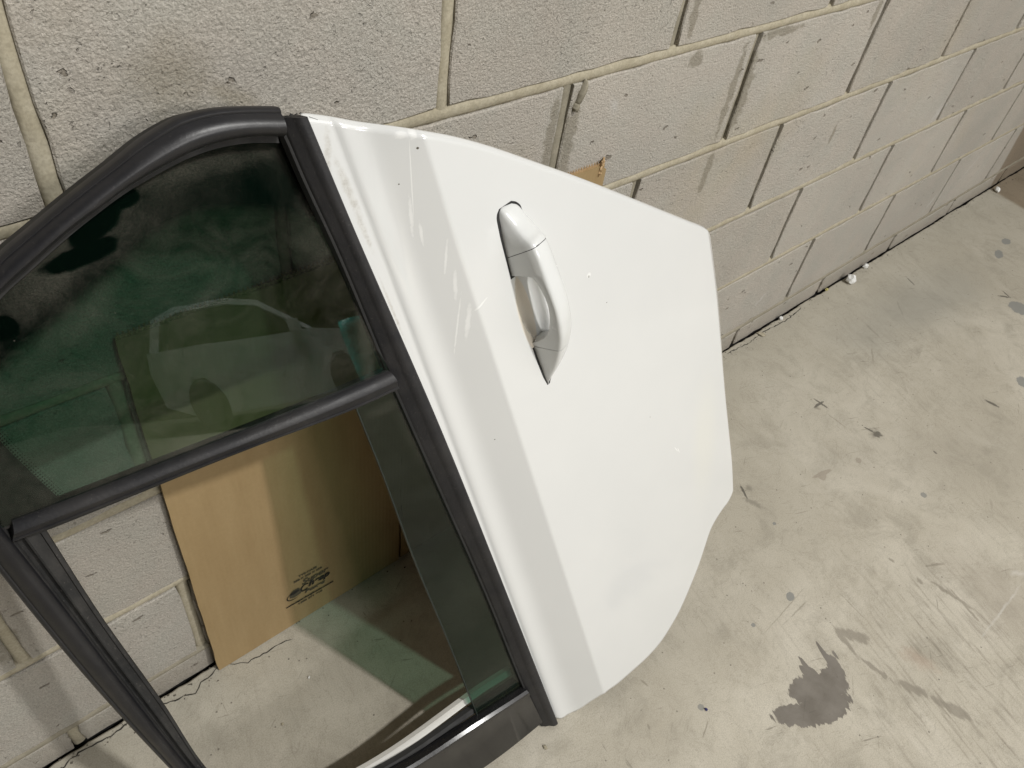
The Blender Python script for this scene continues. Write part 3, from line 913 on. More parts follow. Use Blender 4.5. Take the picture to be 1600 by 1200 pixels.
arc_out = [(0.1697, 1.0123), (0.1486, 1.0165), (0.1231, 1.0205), (0.1029, 1.0211), (0.0876, 1.0193), (0.0608, 1.0104), (0.0334, 0.9971), (0.012, 0.987), (-0.0093, 0.9765), (-0.0358, 0.9625), (-0.0621, 0.9481), (-0.092, 0.9241), (-0.122, 0.8891), (-0.145, 0.8401000000000001), (-0.158, 0.785), (-0.1635, 0.725), (-0.1613, 0.6763), (-0.1417, 0.5065), (-0.1171, 0.3443), (-0.092, 0.2), (-0.066, 0.02)]
arc_in = [(0.1677, 0.9887), (0.1426, 0.9942), (0.1162, 0.9959), (0.0897, 0.9931), (0.0629, 0.9862), (0.0363, 0.9775), (0.0094, 0.9656), (-0.0173, 0.9533), (-0.0446, 0.9378), (-0.0718, 0.9218), (-0.098, 0.8997999999999999), (-0.122, 0.8647999999999999), (-0.137, 0.8218), (-0.1445, 0.775), (-0.1436, 0.7252), (-0.1408, 0.6966), (-0.1312, 0.6159), (-0.1201, 0.5102), (-0.0988, 0.3296), (-0.075, 0.18), (-0.048, 0.02)]
r3 = [(-0.1436, 0.7212), (-0.1408, 0.6966), (-0.1312, 0.6159), (-0.1201, 0.5102), (-0.0988, 0.3296), (-0.075, 0.18), (-0.048, 0.02)]
r5 = [(-0.1163, 0.7212), (-0.1143, 0.6866), (-0.1071, 0.5755), (-0.0926, 0.4299), (-0.0826, 0.2978), (-0.055, 0.15), (-0.028, 0.03)]
bar_t = [(0.2212, 0.7353), (0.1822, 0.7345), (0.0115, 0.7312), (-0.0632, 0.7276), (-0.1346, 0.7236)]
bar_b = [(0.2269, 0.7124), (0.1773, 0.711), (0.0392, 0.7143), (-0.0582, 0.7102), (-0.1414, 0.7046)]
bar_seal_a = [(0.2269, 0.7134), (0.0392, 0.7153), (-0.1314, 0.7056)]
bar_seal_b = [(0.2269, 0.7074), (0.0392, 0.7093), (-0.1314, 0.6996)]
ml = [(0.1676, 1.0039), (0.172, 0.9872), (0.1799, 0.9467), (0.1972, 0.8692), (0.2215, 0.7368), (0.2267, 0.7109), (0.2613, 0.5426), (0.3023, 0.3413), (0.3413, 0.125), (0.3673, 0.006)]
mr = [(0.1895, 1.0011), (0.2011, 0.9415), (0.2176, 0.8661), (0.245, 0.7425), (0.2731, 0.612), (0.3184, 0.3781), (0.3899, 0.003)]
bp_in = [(0.341, 0.1223), (0.2422, 0.1275), (0.1382, 0.124), (0.02, 0.132), (-0.06, 0.142)]
bp_out = [(0.3659, 0.0174), (0.2655, 0.01), (0.15, 0.012), (0.03, 0.018), (-0.045, 0.028)]
ps_a = [(0.335, 0.137), (0.2603, 0.14), (0.1203, 0.1293), (-0.06, 0.1423)]
ps_b = [(0.335, 0.12400000000000001), (0.2603, 0.127), (0.1203, 0.1163), (-0.06, 0.1283)]
if_a = [(0.335, 0.1546), (0.2688, 0.1566), (0.0969, 0.1355), (-0.055, 0.14650000000000002)]
if_b = [(0.335, 0.14259999999999998), (0.2688, 0.14459999999999998), (0.0969, 0.12350000000000001), (-0.055, 0.1345)]
w_top = [(0.1788, 0.722), (0.1818, 0.698), (0.1945, 0.606), (0.2113, 0.4631), (0.2341, 0.3079), (0.2575, 0.1314), (0.2685, 0.055)]
w_bot = [(0.23079999999999998, 0.722), (0.23979999999999999, 0.698), (0.2585, 0.606), (0.2813, 0.4631), (0.31010000000000004, 0.3079), (0.3395, 0.1314), (0.35650000000000004, 0.055)]
q_bot = [(0.22820000000000001, 0.7313), (0.1, 0.7272), (-0.0621, 0.7236), (-0.144, 0.7196)]
q_top = [(0.1707, 0.9927), (0.1426, 0.9982), (0.1162, 0.9999), (0.0897, 0.9971), (0.0629, 0.9902), (0.0363, 0.9815), (0.0094, 0.9696), (-0.0173, 0.9573), (-0.0446, 0.9418), (-0.0718, 0.9258), (-0.1, 0.9027999999999999), (-0.125, 0.8667999999999999), (-0.14, 0.825), (-0.1475, 0.775)]
frit = [(-0.122, 0.875), (-0.12, 0.84), (-0.1152, 0.7989), (-0.1053, 0.7606), (-0.0924, 0.7182)]
frit_o = [(-0.128, 0.88), (-0.142, 0.83), (-0.1475, 0.8), (-0.148, 0.76), (-0.144, 0.7142)]
shade_in = [(0.2163, 0.8672), (0.1854, 0.9081), (0.1415, 0.9293), (0.0992, 0.9397), (0.0726, 0.9398), (0.0439, 0.9296), (0.0088, 0.9121), (-0.043, 0.8849), (-0.0938, 0.8571)]
HB_ = (0.36, 0.8635)
HD_ = (0.2168, -0.9762)
HLEN = 0.2229
# end of outlines
LEAN = math.atan2(0.33, 0.917)
U = Vector((0, math.sin(LEAN), math.cos(LEAN)))
Nn = Vector((0, -math.cos(LEAN), math.sin(LEAN)))
door = empty('car_door', (0, 0, 0), 'white rear car door with black window frame standing on edge, leaning on the block wall', 'car door')
DM = Matrix(((1, 0, 0, 0), (0, U.y, Nn.y, -0.42), (0, U.z, Nn.z, 0.0), (0, 0, 0, 1)))
door.matrix_world = DM
def shoulder(s):
    # distance from belt line to the shoulder crease; the two run slightly apart towards the front
    return 0.0825 - 0.0145 * max(0.0, min(1.0, s / 0.85))


def belt(s): return .392 - .178 * s / .99


def rise(x, T0):
    # integral of a slope that starts flat at the belt and turns steep towards the shoulder
    a, b = 0.12, 0.55
    if x <= a: g = 0.0
    elif x < b:
        u = (x - a) / (b - a)
        g = (b - a) * (u ** 3 - u ** 4 / 2)
    else: g = x - (a + b) / 2
    return T0 * (.03 * x + .55 * g)


def f_prof(t, s):
    T0 = shoulder(s)
    if t < 0: return .04 * t - t * t / 3.6
    if t < T0:
        x = t / T0
        return rise(x, T0)
    x = t - T0
    return rise(1.0, T0) - .015 * x - .10 * x * x


def crease_soft(t, s):
    # round the shoulder over a few millimetres
    w = 0.0012
    return (f_prof(t - w, s) + f_prof(t, s) + f_prof(t + w, s)) / 3


def H(a, s): return crease_soft(a - belt(s), s) if a - belt(s) > 0.004 else f_prof(a - belt(s), s)


def zsafe(a, s, h, eps=0.0008):
    """keep every point above the floor: world z = s*cos + h*sin"""
    zmin = (eps - h * math.sin(LEAN)) / math.cos(LEAN)
    return max(s, zmin)



HD = Vector(HD_)       # handle direction
HP = Vector((-HD_[1], HD_[0]))        # across
HB = Vector(HB_)       # its upper left corner


def bowl(a, s):
    q = Vector((a, s)) - HB
    l, p = q.dot(HD) * .2287 / HLEN, q.dot(HP)
    u = (l - 0.116) / 0.056
    lim = 1 - abs(u) ** 2.4
    if lim <= 0: return 0
    lim = lim ** 0.42
    left = -0.007 + 0.007 * (abs(u) ** 2)
    right = 0.031
    c = (left + right) / 2
    hw = (right - left) / 2 * lim
    w = (p - c) / max(hw, 1e-6)
    if abs(w) >= 1: return 0
    k = 1 - abs(w) ** (3.0 if w > 0 else 5)
    return 0.0100 * min(1, k * 1.15) ** 0.8


NW, NV = 280, 250
B = crpath(beltline, NV + 1)
Rr = crpath(sill, NV + 1)
Fr = crpath(front, NW + 1)
Re = crpath(rear, NW + 1)
B = B[::-1]
Rr = Rr[::-1]        # from front (floor) to rear (top)
verts, faces = [], []
for j in range(NV + 1):
    v_ = j / NV
    for i in range(NW + 1):
        w_ = i / NW
        p = (B[j] * (1 - w_) + Rr[j] * w_) + (Fr[i] * (1 - v_) + Re[i] * v_) - (
            B[0] * (1 - w_) * (1 - v_) + Rr[0] * w_ * (1 - v_) + B[-1] * (1 - w_) * v_ + Rr[-1] * w_ * v_)
        a, s = p.x, p.y
        h = H(a, s)
        # lower edge of the skin turns in behind a second crease
        dw = (1 - w_) * 0.50
        if dw < 0.030:
            h -= 0.34 * (0.030 - dw) * min(1, (0.030 - dw) / 0.004)
        # lip next to the belt moulding
        db = a - belt(s)
        h -= 0.0050 * math.exp(-max(db, 0) / 0.0045)
        h -= bowl(a, s)
        # edges roll over
        de = min(v_, 1 - v_) * 0.85
        if de < 0.004: h -= (0.004 - de) ** 2 / 0.008 * 2
        verts.append((a, zsafe(a, s, h), h))
m = NW + 1
for j in range(NV):
    for i in range(NW):
        k = j * m + i
        faces.append((k, k + 1, k + m + 1, k + m))
loop = [i for i in range(m)] + [j * m + NW for j in range(1, NV + 1)] + [NV * m + i for i in range(NW - 1, -1, -1)] + [j * m for j in range(NV - 1, 0, -1)]
cen = Vector((0.52, 0.48))
rings = [loop]
for off, dh in ((0.0011, -0.0012), (0.0013, -0.0030), (0.0004, -0.0052), (-0.012, -0.0056)):
    ring_ = []
    for q, idx in enumerate(loop):
        p = Vector(verts[idx])
        a_ = Vector(verts[loop[(q + 3) % len(loop)]])
        b_ = Vector(verts[loop[(q - 3) % len(loop)]])
        t = Vector((a_.x - b_.x, a_.y - b_.y)).normalized()
        nn = Vector((t.y, -t.x))
        if nn.dot(Vector((p.x, p.y)) - cen) < 0: nn = -nn
        x, y, z = p.x + nn.x * off, p.y + nn.y * off, p.z + dh
        ring_.append(len(verts))
        verts.append((x, zsafe(x, y, z, 0.0004), z))
    r0 = rings[-1]
    for q in range(len(loop)):
        j = (q + 1) % len(loop)
        faces.append((r0[q], r0[j], ring_[j], ring_[q]))
    rings.append(ring_)
skin = mesh_obj('outer_panel', verts, faces, PAINT, door, smooth=True)
skin['label'] = 'white painted outer skin with a sharp shoulder crease'

# inner shell behind the skin (closed, set in from its edge)
def inset_outline(d, n=60):
    P = crpath(beltline[::-1], n)[:-1] + crpath(rear, n)[:-1] + crpath(sill, n)[:-1] + crpath(front[::-1], n)[:-1]
    out = []
    L = len(P)
    for q in range(L):
        t = (P[(q + 2) % L] - P[(q - 2) % L]).normalized()
        nn = Vector((t.y, -t.x))
        if nn.dot(P[q] - cen) < 0: nn = -nn
        out.append(P[q] - nn * d)
    return out


def closed_shell(name, levels, mat, parent, cap=True):
    v, f = [], []
    n = None
    for d, hh in levels:
        pts = inset_outline(d)
        if not cap:
            alt = inset_outline(d + 0.009)
            pts = [a if (a.y > 0.22 or a.x - belt(a.y) < 0.022) else p for p, a in zip(pts, alt)]
        n = len(pts)
        for p in pts:
            z = H(p.x, p.y) + hh
            v.append((p.x, zsafe(p.x, p.y, z), z))
    for l in range(len(levels) - 1):
        for q in range(n):
            j = (q + 1) % n
            f.append((l * n + q, l * n + j, (l + 1) * n + j, (l + 1) * n + q))
    k = (len(levels) - 1) * n
    c = len(v)
    v.append((cen.x, cen.y, H(cen.x, cen.y) + levels[-1][1]))
    if cap:
        for q in range(n): f.append((k + q, k + (q + 1) % n, c))
    else:
        v.pop()
    return mesh_obj(name, v, f, mat, parent, smooth=True, auto=0.6)


closed_shell('edge_seal', [(0.004, -0.0056), (-0.0035, -0.0072), (-0.0045, -0.0120), (0.004, -0.0145), (0.02, -0.0145)], RUBBER, door, cap=False)
closed_shell('inner_panel', [(0.010, -0.0130), (0.010, -0.020), (0.016, -0.024), (0.022, -0.036), (0.030, -0.040), (0.05, -0.040)], INNER, door)


def strip(name, pa, pb, prof, n, mat, parent, smooth=True, off=0.0, cap=True, hfun=None):
    """closed section swept between two edge paths; prof is a closed loop of (t across, height over the face)"""
    A, Bp = crpath(pa, n), crpath(pb, n)
    v, f = [], []
    m = len(prof)
    for i in range(n):
        for t, hh in prof:
            p = A[i].lerp(Bp[i], t)
            z = (hfun or H)(p.x, p.y) + hh + off
            v.append((p.x, zsafe(p.x, p.y, z, 0.0006), z))
    for i in range(n - 1):
        for q in range(m):
            j = (q + 1) % m
            f.append((i * m + q, i * m + j, (i + 1) * m + j, (i + 1) * m + q))
    if cap:
        f += [tuple(range(m)), tuple((n - 1) * m + q for q in range(m))]
    return mesh_obj(name, v, f, mat, parent, smooth=smooth, auto=0.65)


# roof frame round the quarter light and down along the roof edge


def match(pa, pb, n=150):
    return crpath(pa, n), crpath(pb, n)


frame_prof = [(0.0, -0.016), (0.0, -0.0055), (0.05, -0.0030), (0.13, -0.0018), (0.18, -0.0020), (0.205, -0.0024), (0.235, -0.0017), (0.34, 0.0010), (0.48, 0.0034), (0.62, 0.0044), (0.76, 0.0040), (0.90, 0.0014), (1.0, -0.0035), (1.0, -0.016)]
strip('roof_frame', arc_out, arc_in, frame_prof, 150, TRIM2, door)
NA = 15
strip('roof_frame_inner', [(x, y - 0.004) for x, y in arc_out[:NA]], [(x + (0.002 if x < 0 else 0.0), y - 0.007) for x, y in arc_in[:NA]],
      [(0.1, -0.046), (0.0, -0.040), (0.0, -0.0165), (1.0, -0.0165), (1.0, -0.040), (0.9, -0.046)], 90, RUBBER, door)
# glass run channel between the roof frame and the opening
chan = [(0.0, -0.018), (0.0, -0.006), (0.04, -0.0075), (0.07, -0.016), (0.30, -0.016), (0.33, -0.0085), (0.40, -0.0080), (0.55, -0.0105), (0.80, -0.011), (0.83, -0.0085), (0.97, -0.0095), (1.0, -0.013), (1.0, -0.020)]
strip('glass_channel', r3, r5, chan, 60, FLOCK, door)

# division bar
strip('division_bar', bar_t, bar_b, [(0.0, -0.018), (0.0, -0.0035), (0.06, -0.0005), (0.18, 0.0022), (0.36, 0.0042), (0.44, 0.0043), (0.52, 0.0030), (0.86, -0.0010), (0.90, 0.0004), (0.97, -0.0002), (1.0, -0.004), (1.0, -0.018)], 40, TRIM, door)
# dark seal under its lower edge
strip('bar_seal', bar_seal_a, bar_seal_b, [(0, -0.020), (0, -0.006), (0.9, -0.007), (1, -0.012), (1, -0.020)], 20, RUBBER, door)

# belt moulding
mr2 = [tuple(p) for p in crpath(mr, 10)]
strip('belt_moulding', ml, mr2, [(0.0, -0.016), (0.0, -0.0075), (0.10, -0.0045), (0.38, -0.0020), (0.46, 0.0004), (0.56, 0.0030), (0.72, 0.0042), (0.90, 0.0040), (0.985, 0.0022), (1.0, -0.0010), (1.0, -0.016)], 90, TRIM, door)
# torn end of the moulding
tv, tf = [], []
rnd = random.Random(3)
for i in range(5):
    x = ml[0][0] + 0.001 + i * 0.0044
    b = len(tv)
    hgt = 0.0005 + rnd.random() ** 2 * 0.004
    y_ = ml[0][1] - 0.0005
    tv += [(x, y_, -0.006), (x + 0.004, y_, -0.006), (x + 0.0022 + rnd.uniform(-.001, .001), y_ + hgt, -0.008), (x + 0.001, y_, -0.010), (x + 0.003, y_, -0.010)]
    tf += [(b, b + 1, b + 2), (b + 1, b + 4, b + 2), (b + 4, b + 3, b + 2), (b + 3, b, b + 2)]
mesh_obj('torn_end', tv, tf, RUBBER, door)

# pillar trim at the front edge of the window, resting near the floor
strip('pillar_trim', bp_in, bp_out, [(0.0, -0.016), (0.0, -0.0030), (0.03, 0.0010), (0.10, 0.0010), (0.14, -0.0022), (0.16, -0.0034), (0.96, -0.0044), (1.0, -0.008), (1.0, -0.016)], 40, GLOSSB, door)
strip('pillar_seal', ps_a, ps_b,
      [(0, -0.026), (0, -0.018), (0.2, -0.016), (0.35, -0.019), (0.6, -0.017), (0.8, -0.020), (1, -0.018), (1, -0.026)], 30, RUBBER, door)
strip('inner_frame', if_a, if_b,
      [(0, -0.036), (0, -0.029), (0.7, -0.029), (1, -0.027), (1, -0.036)], 24, INNER, door)

# glass
TINT = (0.405, 0.550, 0.490)


def hq(a, s):       # the quarter light follows the body's curve towards the tail
    return f_prof(a - belt(s), s) - 0.0075 - max(0, s - 0.72) * 0.072 + 0.002


def hw(a, s):
    return f_prof(a - belt(s), s) - 0.0125


def glass(name, pa, pb, n, m_, hf, mat, thick=0.0036):
    A, Bp = crpath(pa, n), crpath(pb, n)
    v, f = [], []
    for side in (0, 1):
        for i in range(n):
            for k in range(m_):
                p = A[i].lerp(Bp[i], k / (m_ - 1))
                z = hf(p.x, p.y) - side * thick
                v.append((p.x, zsafe(p.x, p.y, z, 0.001), z))
    o = n * m_
    for i in range(n - 1):
        for k in range(m_ - 1):
            a = i * m_ + k
            f += [(a, a + 1, a + m_ + 1, a + m_), (o + a, o + a + m_, o + a + m_ + 1, o + a + 1)]
    for i in range(n - 1):
        f += [(i * m_, (i + 1) * m_, o + (i + 1) * m_, o + i * m_), (i * m_ + m_ - 1, o + i * m_ + m_ - 1, o + (i + 1) * m_ + m_ - 1, (i + 1) * m_ + m_ - 1)]
    for k in range(m_ - 1):
        f += [(k, o + k, o + k + 1, k + 1), ((n - 1) * m_ + k, (n - 1) * m_ + k + 1, o + (n - 1) * m_ + k + 1, o + (n - 1) * m_ + k)]
    return mesh_obj(name, v, f, mat, door, smooth=True, auto=0.6)


QG = mat_glass('tinted_quarter_glass', TINT, 0.002, 0.056,
               wipes=[((0.0374, 0.9656), (0.013, 0.009), 0.3), ((0.0100, 0.9510), (0.030, 0.012), 0.45), ((-0.0080, 0.9300), (0.036, 0.010), 0.15), ((-0.0780, 0.8890), (0.012, 0.012), 0.3)],
               fades=[((0.135, 0.945), (0.075, 0.040), -0.1), ((0.12, 0.80), (0.08, 0.05), 0.1)],
               heavy=[((0.10, 0.975), (0.10, 0.012), 0.0, 0.05), ((-0.02, 0.930), (0.13, 0.030), 0.45, 0.05), ((0.19, 0.90), (0.03, 0.06), -0.1, 0.04), ((0.21, 0.80), (0.014, 0.10), -0.17, 0.07), ((-0.03, 0.88), (0.07, 0.02), 0.5, 0.03), ((-0.03, 0.74), (0.12, 0.015), 0.0, 0.035), ((0.06, 0.86), (0.07, 0.03), 0.4, 0.02)])
WG = mat_glass('tinted_window_glass', TINT, 0.002, 0.006,
               heavy=[((0.252, 0.64), (0.028, 0.09), 0.22, 0.045), ((0.278, 0.52), (0.016, 0.12), 0.22, 0.045), ((0.320, 0.30), (0.012, 0.18), 0.2, 0.04), ((0.21, 0.69), (0.03, 0.012), 0.0, 0.03),
                      ((0.28, 0.36), (0.09, 0.09), 0.5, 0.015), ((0.30, 0.17), (0.09, 0.07), 0.2, 0.02)])
qg = glass('quarter_glass', q_bot, q_top, 40, 30, hq, QG)
qg['label'] = 'dark green tinted triangular quarter window, dusty'
# printed dark band on the inner face of the quarter glass
FRIT = mat_simple('ceramic_print', (0.022, 0.019, 0.017), 0.6, dust=0.10)


def hfr(a, s): return hq(a, s) - 0.0040


o = strip('ceramic_band', frit_o, frit, [(0, 0), (1, 0), (1, -0.0006), (0, -0.0006)], 24, FRIT, qg, hfun=hfr)
# roof frame's shade, painted as a dark sheet behind the glass, fading downwards
SH = NT('painted_shade')
at = SH.n('ShaderNodeAttribute', attribute_name='shade_amount')
tr_ = SH.n('ShaderNodeBsdfTransparent')
pb_ = SH.pbr((0.012, 0.011, 0.011), 0.7)
mm_ = SH.n('ShaderNodeMixShader')
SH.t.links.new(SH.ramp(SH.math('ADD', at.outputs['Fac'], SH.math('MULTIPLY', SH.math('SUBTRACT', SH.noise(30, 4), 0.5), 0.25)), 0.05, 0.95, 0, 1, True), mm_.inputs[0])
SH.t.links.new(tr_.outputs[0], mm_.inputs[1])
SH.t.links.new(pb_, mm_.inputs[2])
SHADE = SH.done(mm_.outputs[0])
n_, m_ = 70, 12
A_ = crpath([(0.1900, 0.935)] + q_top[:12], n_)
B_ = crpath(shade_in + [(-0.105, shade_in[-1][1] - 0.03), (-0.122, 0.78)], n_)
sv, sf, dens = [], [], []
for i in range(n_):
    for k in range(m_):
        t = k / (m_ - 1)
        p = A_[i].lerp(B_[i] + (B_[i] - A_[i]) * 0.12, t)
        sv.append((p.x, p.y, hq(p.x, p.y) - 0.0039))
        dens.append(max(0.0, min(1.0, (1.0 - t) / 0.22)))
        if i and k:
            a = i * m_ + k
            sf.append((a, a - 1, a - m_ - 1, a - m_))
sh = mesh_obj('painted_shade_sheet', sv, sf, SHADE, qg)
dl_ = sh.data.attributes.new('shade_amount', 'FLOAT', 'POINT')
for i, d_ in enumerate(dens): dl_.data[i].value = d_
dv, df = [], []
FP = crpath(frit, 60)
for row in range(3):
    for i in range(58):
        p = FP[i]
        x = p.x + 0.0012 + row * 0.0022
        y = p.y + 0.0009 * row
        rad = (0.0009, 0.0007, 0.0005)[row]
        z = hfr(x, y)
        b = len(dv)
        dv += [(x + rad * math.cos(k * 1.0472), y + rad * math.sin(k * 1.0472), z) for k in range(6)]
        df.append(tuple(range(b, b + 6)))
tag(mesh_obj('ceramic_dots', dv, df, FRIT, qg), kind='stuff')

wg = glass('window_glass', w_top, w_bot, 40, 12, hw, WG)
wg['label'] = 'green tinted main window, wound almost fully down'
# bright ground edge of the lowered glass
strip('glass_edge', [(x - 0.0006, y) for x, y in w_top], [(x + 0.0006, y) for x, y in w_top], [(0, -0.0124), (1, -0.0124), (1, -0.0162), (0, -0.0162)], 40,
      mat_simple('ground_glass_edge', (0.010, 0.018, 0.015), 0.45), wg, hfun=lambda a, s: f_prof(a - belt(s), s))
# black rubber wiper between glass and moulding
strip('belt_seal', [(x - 0.0030, y) for x, y in ml], [(x + 0.004, y) for x, y in ml], [(0, -0.018), (0.1, -0.0085), (0.6, -0.0070), (1, -0.0075), (1, -0.018)], 80, RUBBER, door)

# ---- handle
def interp(tab, x):
    if x <= tab[0][0]: return tab[0][1]
    for (a, b), (c, d) in zip(tab, tab[1:]):
        if x <= c:
            t = (x - a) / (c - a)
            return b + (d - b) * t
    return tab[-1][1]


top_tab = [(-0.0100, .0190), (-0.0085, .0225), (-0.004, .0255), (0.003, .0285), (.011, .0325), (.020, .0400), (.037, .0495), (.060, .0575), (.084, .0628), (.105, .0645), (.123, .0636), (.145, .0600), (.159, .0555), (.180, .0465), (.198, .0375), (.215, .0275), (.2287, .0200)]
open_tab = [(.0680, .016), (.0686, .036), (.0695, .0530), (.074, .0585), (.081, .0618), (.090, .0645), (.100, .0658), (.112, .0646), (.124, .0615), (.134, .0580), (.142, .0540), (.150, .0465), (.156, .0390), (.160, .0310), (.163, .0240), (.1665, .016)]
right_tab = [(-0.0100, .024), (-.006, .0305), (0.0, .0340), (.02, .0360), (.05, .0350), (.08, .0335), (.12, .0328), (.15, .0325), (.18, .0295), (.20, .0240), (.215, .0150), (.2287, .0030)]
left_tab = [(-0.0100, .0070), (-.008, .0035), (-.004, .0010), (0, .0000), (.02, -.0022), (.07, -.0050), (.165, -.0050), (.19, -.0045), (.215, -.0028), (.2287, -.0002)]


HS = HLEN / .2287
HBZ = H(HB.x, HB.y)


def smooth_tab(tab, x, w=0.004):
    w = min(w * 1.6, max(0.0005, min(x + 0.0100, 0.2287 - x)))      # keep the very ends in place
    ks = ((-1, 1), (-0.66, 2), (-0.33, 3), (0, 3.5), (0.33, 3), (0.66, 2), (1, 1))
    return sum(interp(tab, x + w * a) * b for a, b in ks) / sum(b for a, b in ks)


def section(l, open_=True, shrink=0.0, drop=0.0):
    L_, R_ = smooth_tab(left_tab, l) + shrink, smooth_tab(right_tab, l) - shrink
    t = smooth_tab(top_tab, l) - drop + 0.0075 + HBZ - 0.0266 + 0.0045 * math.sin(math.pi * min(1, max(0, (l + 0.010) / 0.2387)))
    q = HB + HD * (l * HS) + HP * ((L_ + R_) / 2)
    base = f_prof(q.x - belt(q.y), q.y) - 0.006
    t = max(t, base + 0.0065)
    if open_ and .0680 < l < .1665: base = interp(open_tab, l) + HBZ - 0.0266
    skew = -0.42 * math.exp(-((l - 0.047) / 0.022) ** 2)
    W_ = R_ - L_
    surf = f_prof(q.x - belt(q.y), q.y) - 0.006
    full = t - surf
    hgt = t - base
    ridge = L_ + W_ * 0.27 * min(1, full / 0.02)

    def face(h): return L_ + (ridge - L_) * max(0.0, min(1.0, (h - surf) / full))

    def right(dh): return max(base + 0.0008, t - min(dh, full * 0.8))
    hb = base + 0.0012
    hm = base + hgt * 0.5
    ht = t - min(0.0022, hgt * .15)
    pts = [(face(base) + 0.0008, base + 0.0002), (face(hb), hb), (face(hm), hm), (face(t - hgt * .28), t - hgt * .28),
           (face(ht) + 0.0002, ht), (ridge + W_ * 0.05, t - 0.0002), (ridge + W_ * 0.14, t),
           (ridge + W_ * 0.30, t - 0.0012 * min(1, full / .02)), (R_ - W_ * 0.20, right(0.0038)), (R_ - W_ * 0.08, right(0.0070)),
           (R_ - W_ * 0.015, right(0.0115)), (R_, max(base + 0.0006, t - max(0.0150, full * 0.85))), (R_ - 0.0008, base),
           (R_ - W_ * 0.35, base - 0.0001), (face(base) + W_ * 0.25, base - 0.0001)]
    out = []
    for p, h in pts:
        q = HB + HD * ((l + skew * max(0, h - HBZ + 0.0056)) * HS) + HP * p
        out.append((q.x, q.y, h))
    return out


def handle_piece(name, ls, parent, mat=HANDLE, open_=True, slant=0.0, shrink=0.0):
    v, f = [], []
    m = None
    for l in ls:
        sec = section(l, open_, shrink)
        m = len(sec)
        if slant:
            # the cut between cap and grip runs obliquely over the top
            pass
        v += sec
    for i in range(len(ls) - 1):
        for q in range(m):
            j = (q + 1) % m
            f.append((i * m + q, i * m + j, (i + 1) * m + j, (i + 1) * m + q))
    f += [tuple(range(m)), tuple((len(ls) - 1) * m + q for q in range(m))]
    return mesh_obj(name, v, f, mat, parent, smooth=True, auto=0.9)


def frange(a, b, n): return [a + (b - a) * i / (n - 1) for i in range(n)]


grip = handle_piece('door_handle', frange(.0478, .0679, 8) + [.0682, .0687, .0692, .0700, .0715] + frange(.074, .1640, 30) + [.1652, .1664], door)
handle_piece('handle_cap', frange(-0.0100, .0470, 22), grip)
handle_piece('handle_mount', frange(.1672, .2287, 22), grip)
# dark gasket under the handle, showing as a thin line
def gasket(name, l0, l1, grow):
    v, f = [], []
    ls = frange(l0, l1, 24)
    for l in ls:
        L_, R_ = interp(left_tab, max(min(l, .2287), -.0100)) - grow, interp(right_tab, max(min(l, .2287), -.0100)) + grow * 0.3
        for p in (L_, R_):
            q = HB + HD * (l * HS) + HP * p
            z = H(q.x, q.y)
            v.append((q.x, q.y, z + 0.0003))
        for p in (R_, L_):
            q = HB + HD * (l * HS) + HP * p
            z = H(q.x, q.y)
            v.append((q.x, q.y, z - 0.003))
    for i in range(len(ls) - 1):
        for q in range(4):
            j = (q + 1) % 4
            f.append((i * 4 + q, i * 4 + j, i * 4 + 4 + j, i * 4 + 4 + q))
    f += [(0, 1, 2, 3), tuple((len(ls) - 1) * 4 + q for q in range(4))]
    return mesh_obj(name, v, f, RUBBER, grip)


gasket('gasket', -0.0103, 0.0705, 0.0006)
gasket('gasket', 0.168, 0.2293, 0.0007)
# seam between cap and grip
handle_piece('seam', [.0468, .0480], grip, mat=RUBBER, shrink=0.0005)
# ------------------------------------------------------------------ loose bits on the floor
def flake(x, y, r, label, seed, tall=0.6, z=0.0, mat=FLAKE, name='paint_flake', group=None, cat='debris'):
    rnd = random.Random(seed)
    me = bpy.data.meshes.new(name)
    bm = bmesh.new()
    bmesh.ops.create_icosphere(bm, subdivisions=2, radius=1)
    for q in bm.verts:
        k = 1 + 0.5 * noise.noise(q.co * 1.7 + Vector((seed, 0, 0)))
        q.co = Vector((q.co.x * r * k, q.co.y * r * 0.75 * k, (q.co.z * tall * k) * r))
    zm = min(q.co.z for q in bm.verts)
    for q in bm.verts: q.co.z -= zm
    bm.to_mesh(me); bm.free()
    me.materials.append(mat)
    o = bpy.data.objects.new(name, me)
    COL.objects.link(o)
    o.location = (x, y, z)
    o.rotation_euler = (0, 0, rnd.random() * 3)
    return tag(o, label, cat, group)


flake(1.925, -0.028, 0.017, 'largest crumpled white paint flake beside the wall foot right of the door', 1, 0.8)
flake(2.035, -0.014, 0.009, 'small white flake lodged in the wall crack, just right of the largest flake', 2, 0.9)
flake(1.60, -0.012, 0.007, 'tiny white flake at the wall foot, nearest to the right edge of the door', 3, 0.7)
flake(2.915, -0.03, 0.012, 'white flake at the far end of the wall foot, farthest from the door', 4, 0.7)
flake(1.50, -0.020, 0.011, 'pale flat crumb of concrete by the wall crack near the door', 5, 0.25, mat=MORTAR, name='concrete_crumb')
flake(1.83, -0.010, 0.005, 'tiny yellowish crumb in the wall crack left of the largest white flake', 6, 0.9, mat=mat_simple('yellow_crumb', (0.45, 0.40, 0.15), 0.8), name='yellow_crumb')
flake(0.115, -0.115, 0.0022, 'white speck on the floor seen through the open window, near the cardboard', 7, 0.6, name='white_speck')
flake(0.045, -0.155, 0.0026, 'pale chip on the floor seen through the open window, left of the white speck', 8, 0.4, mat=MORTAR, name='concrete_chip')
flake(0.607, -0.560, 0.0030, 'tiny dark blue chip on the floor below the lower corner of the door', 9, 0.5, mat=mat_simple('blue_chip', (0.03, 0.03, 0.12), 0.5), name='blue_chip')
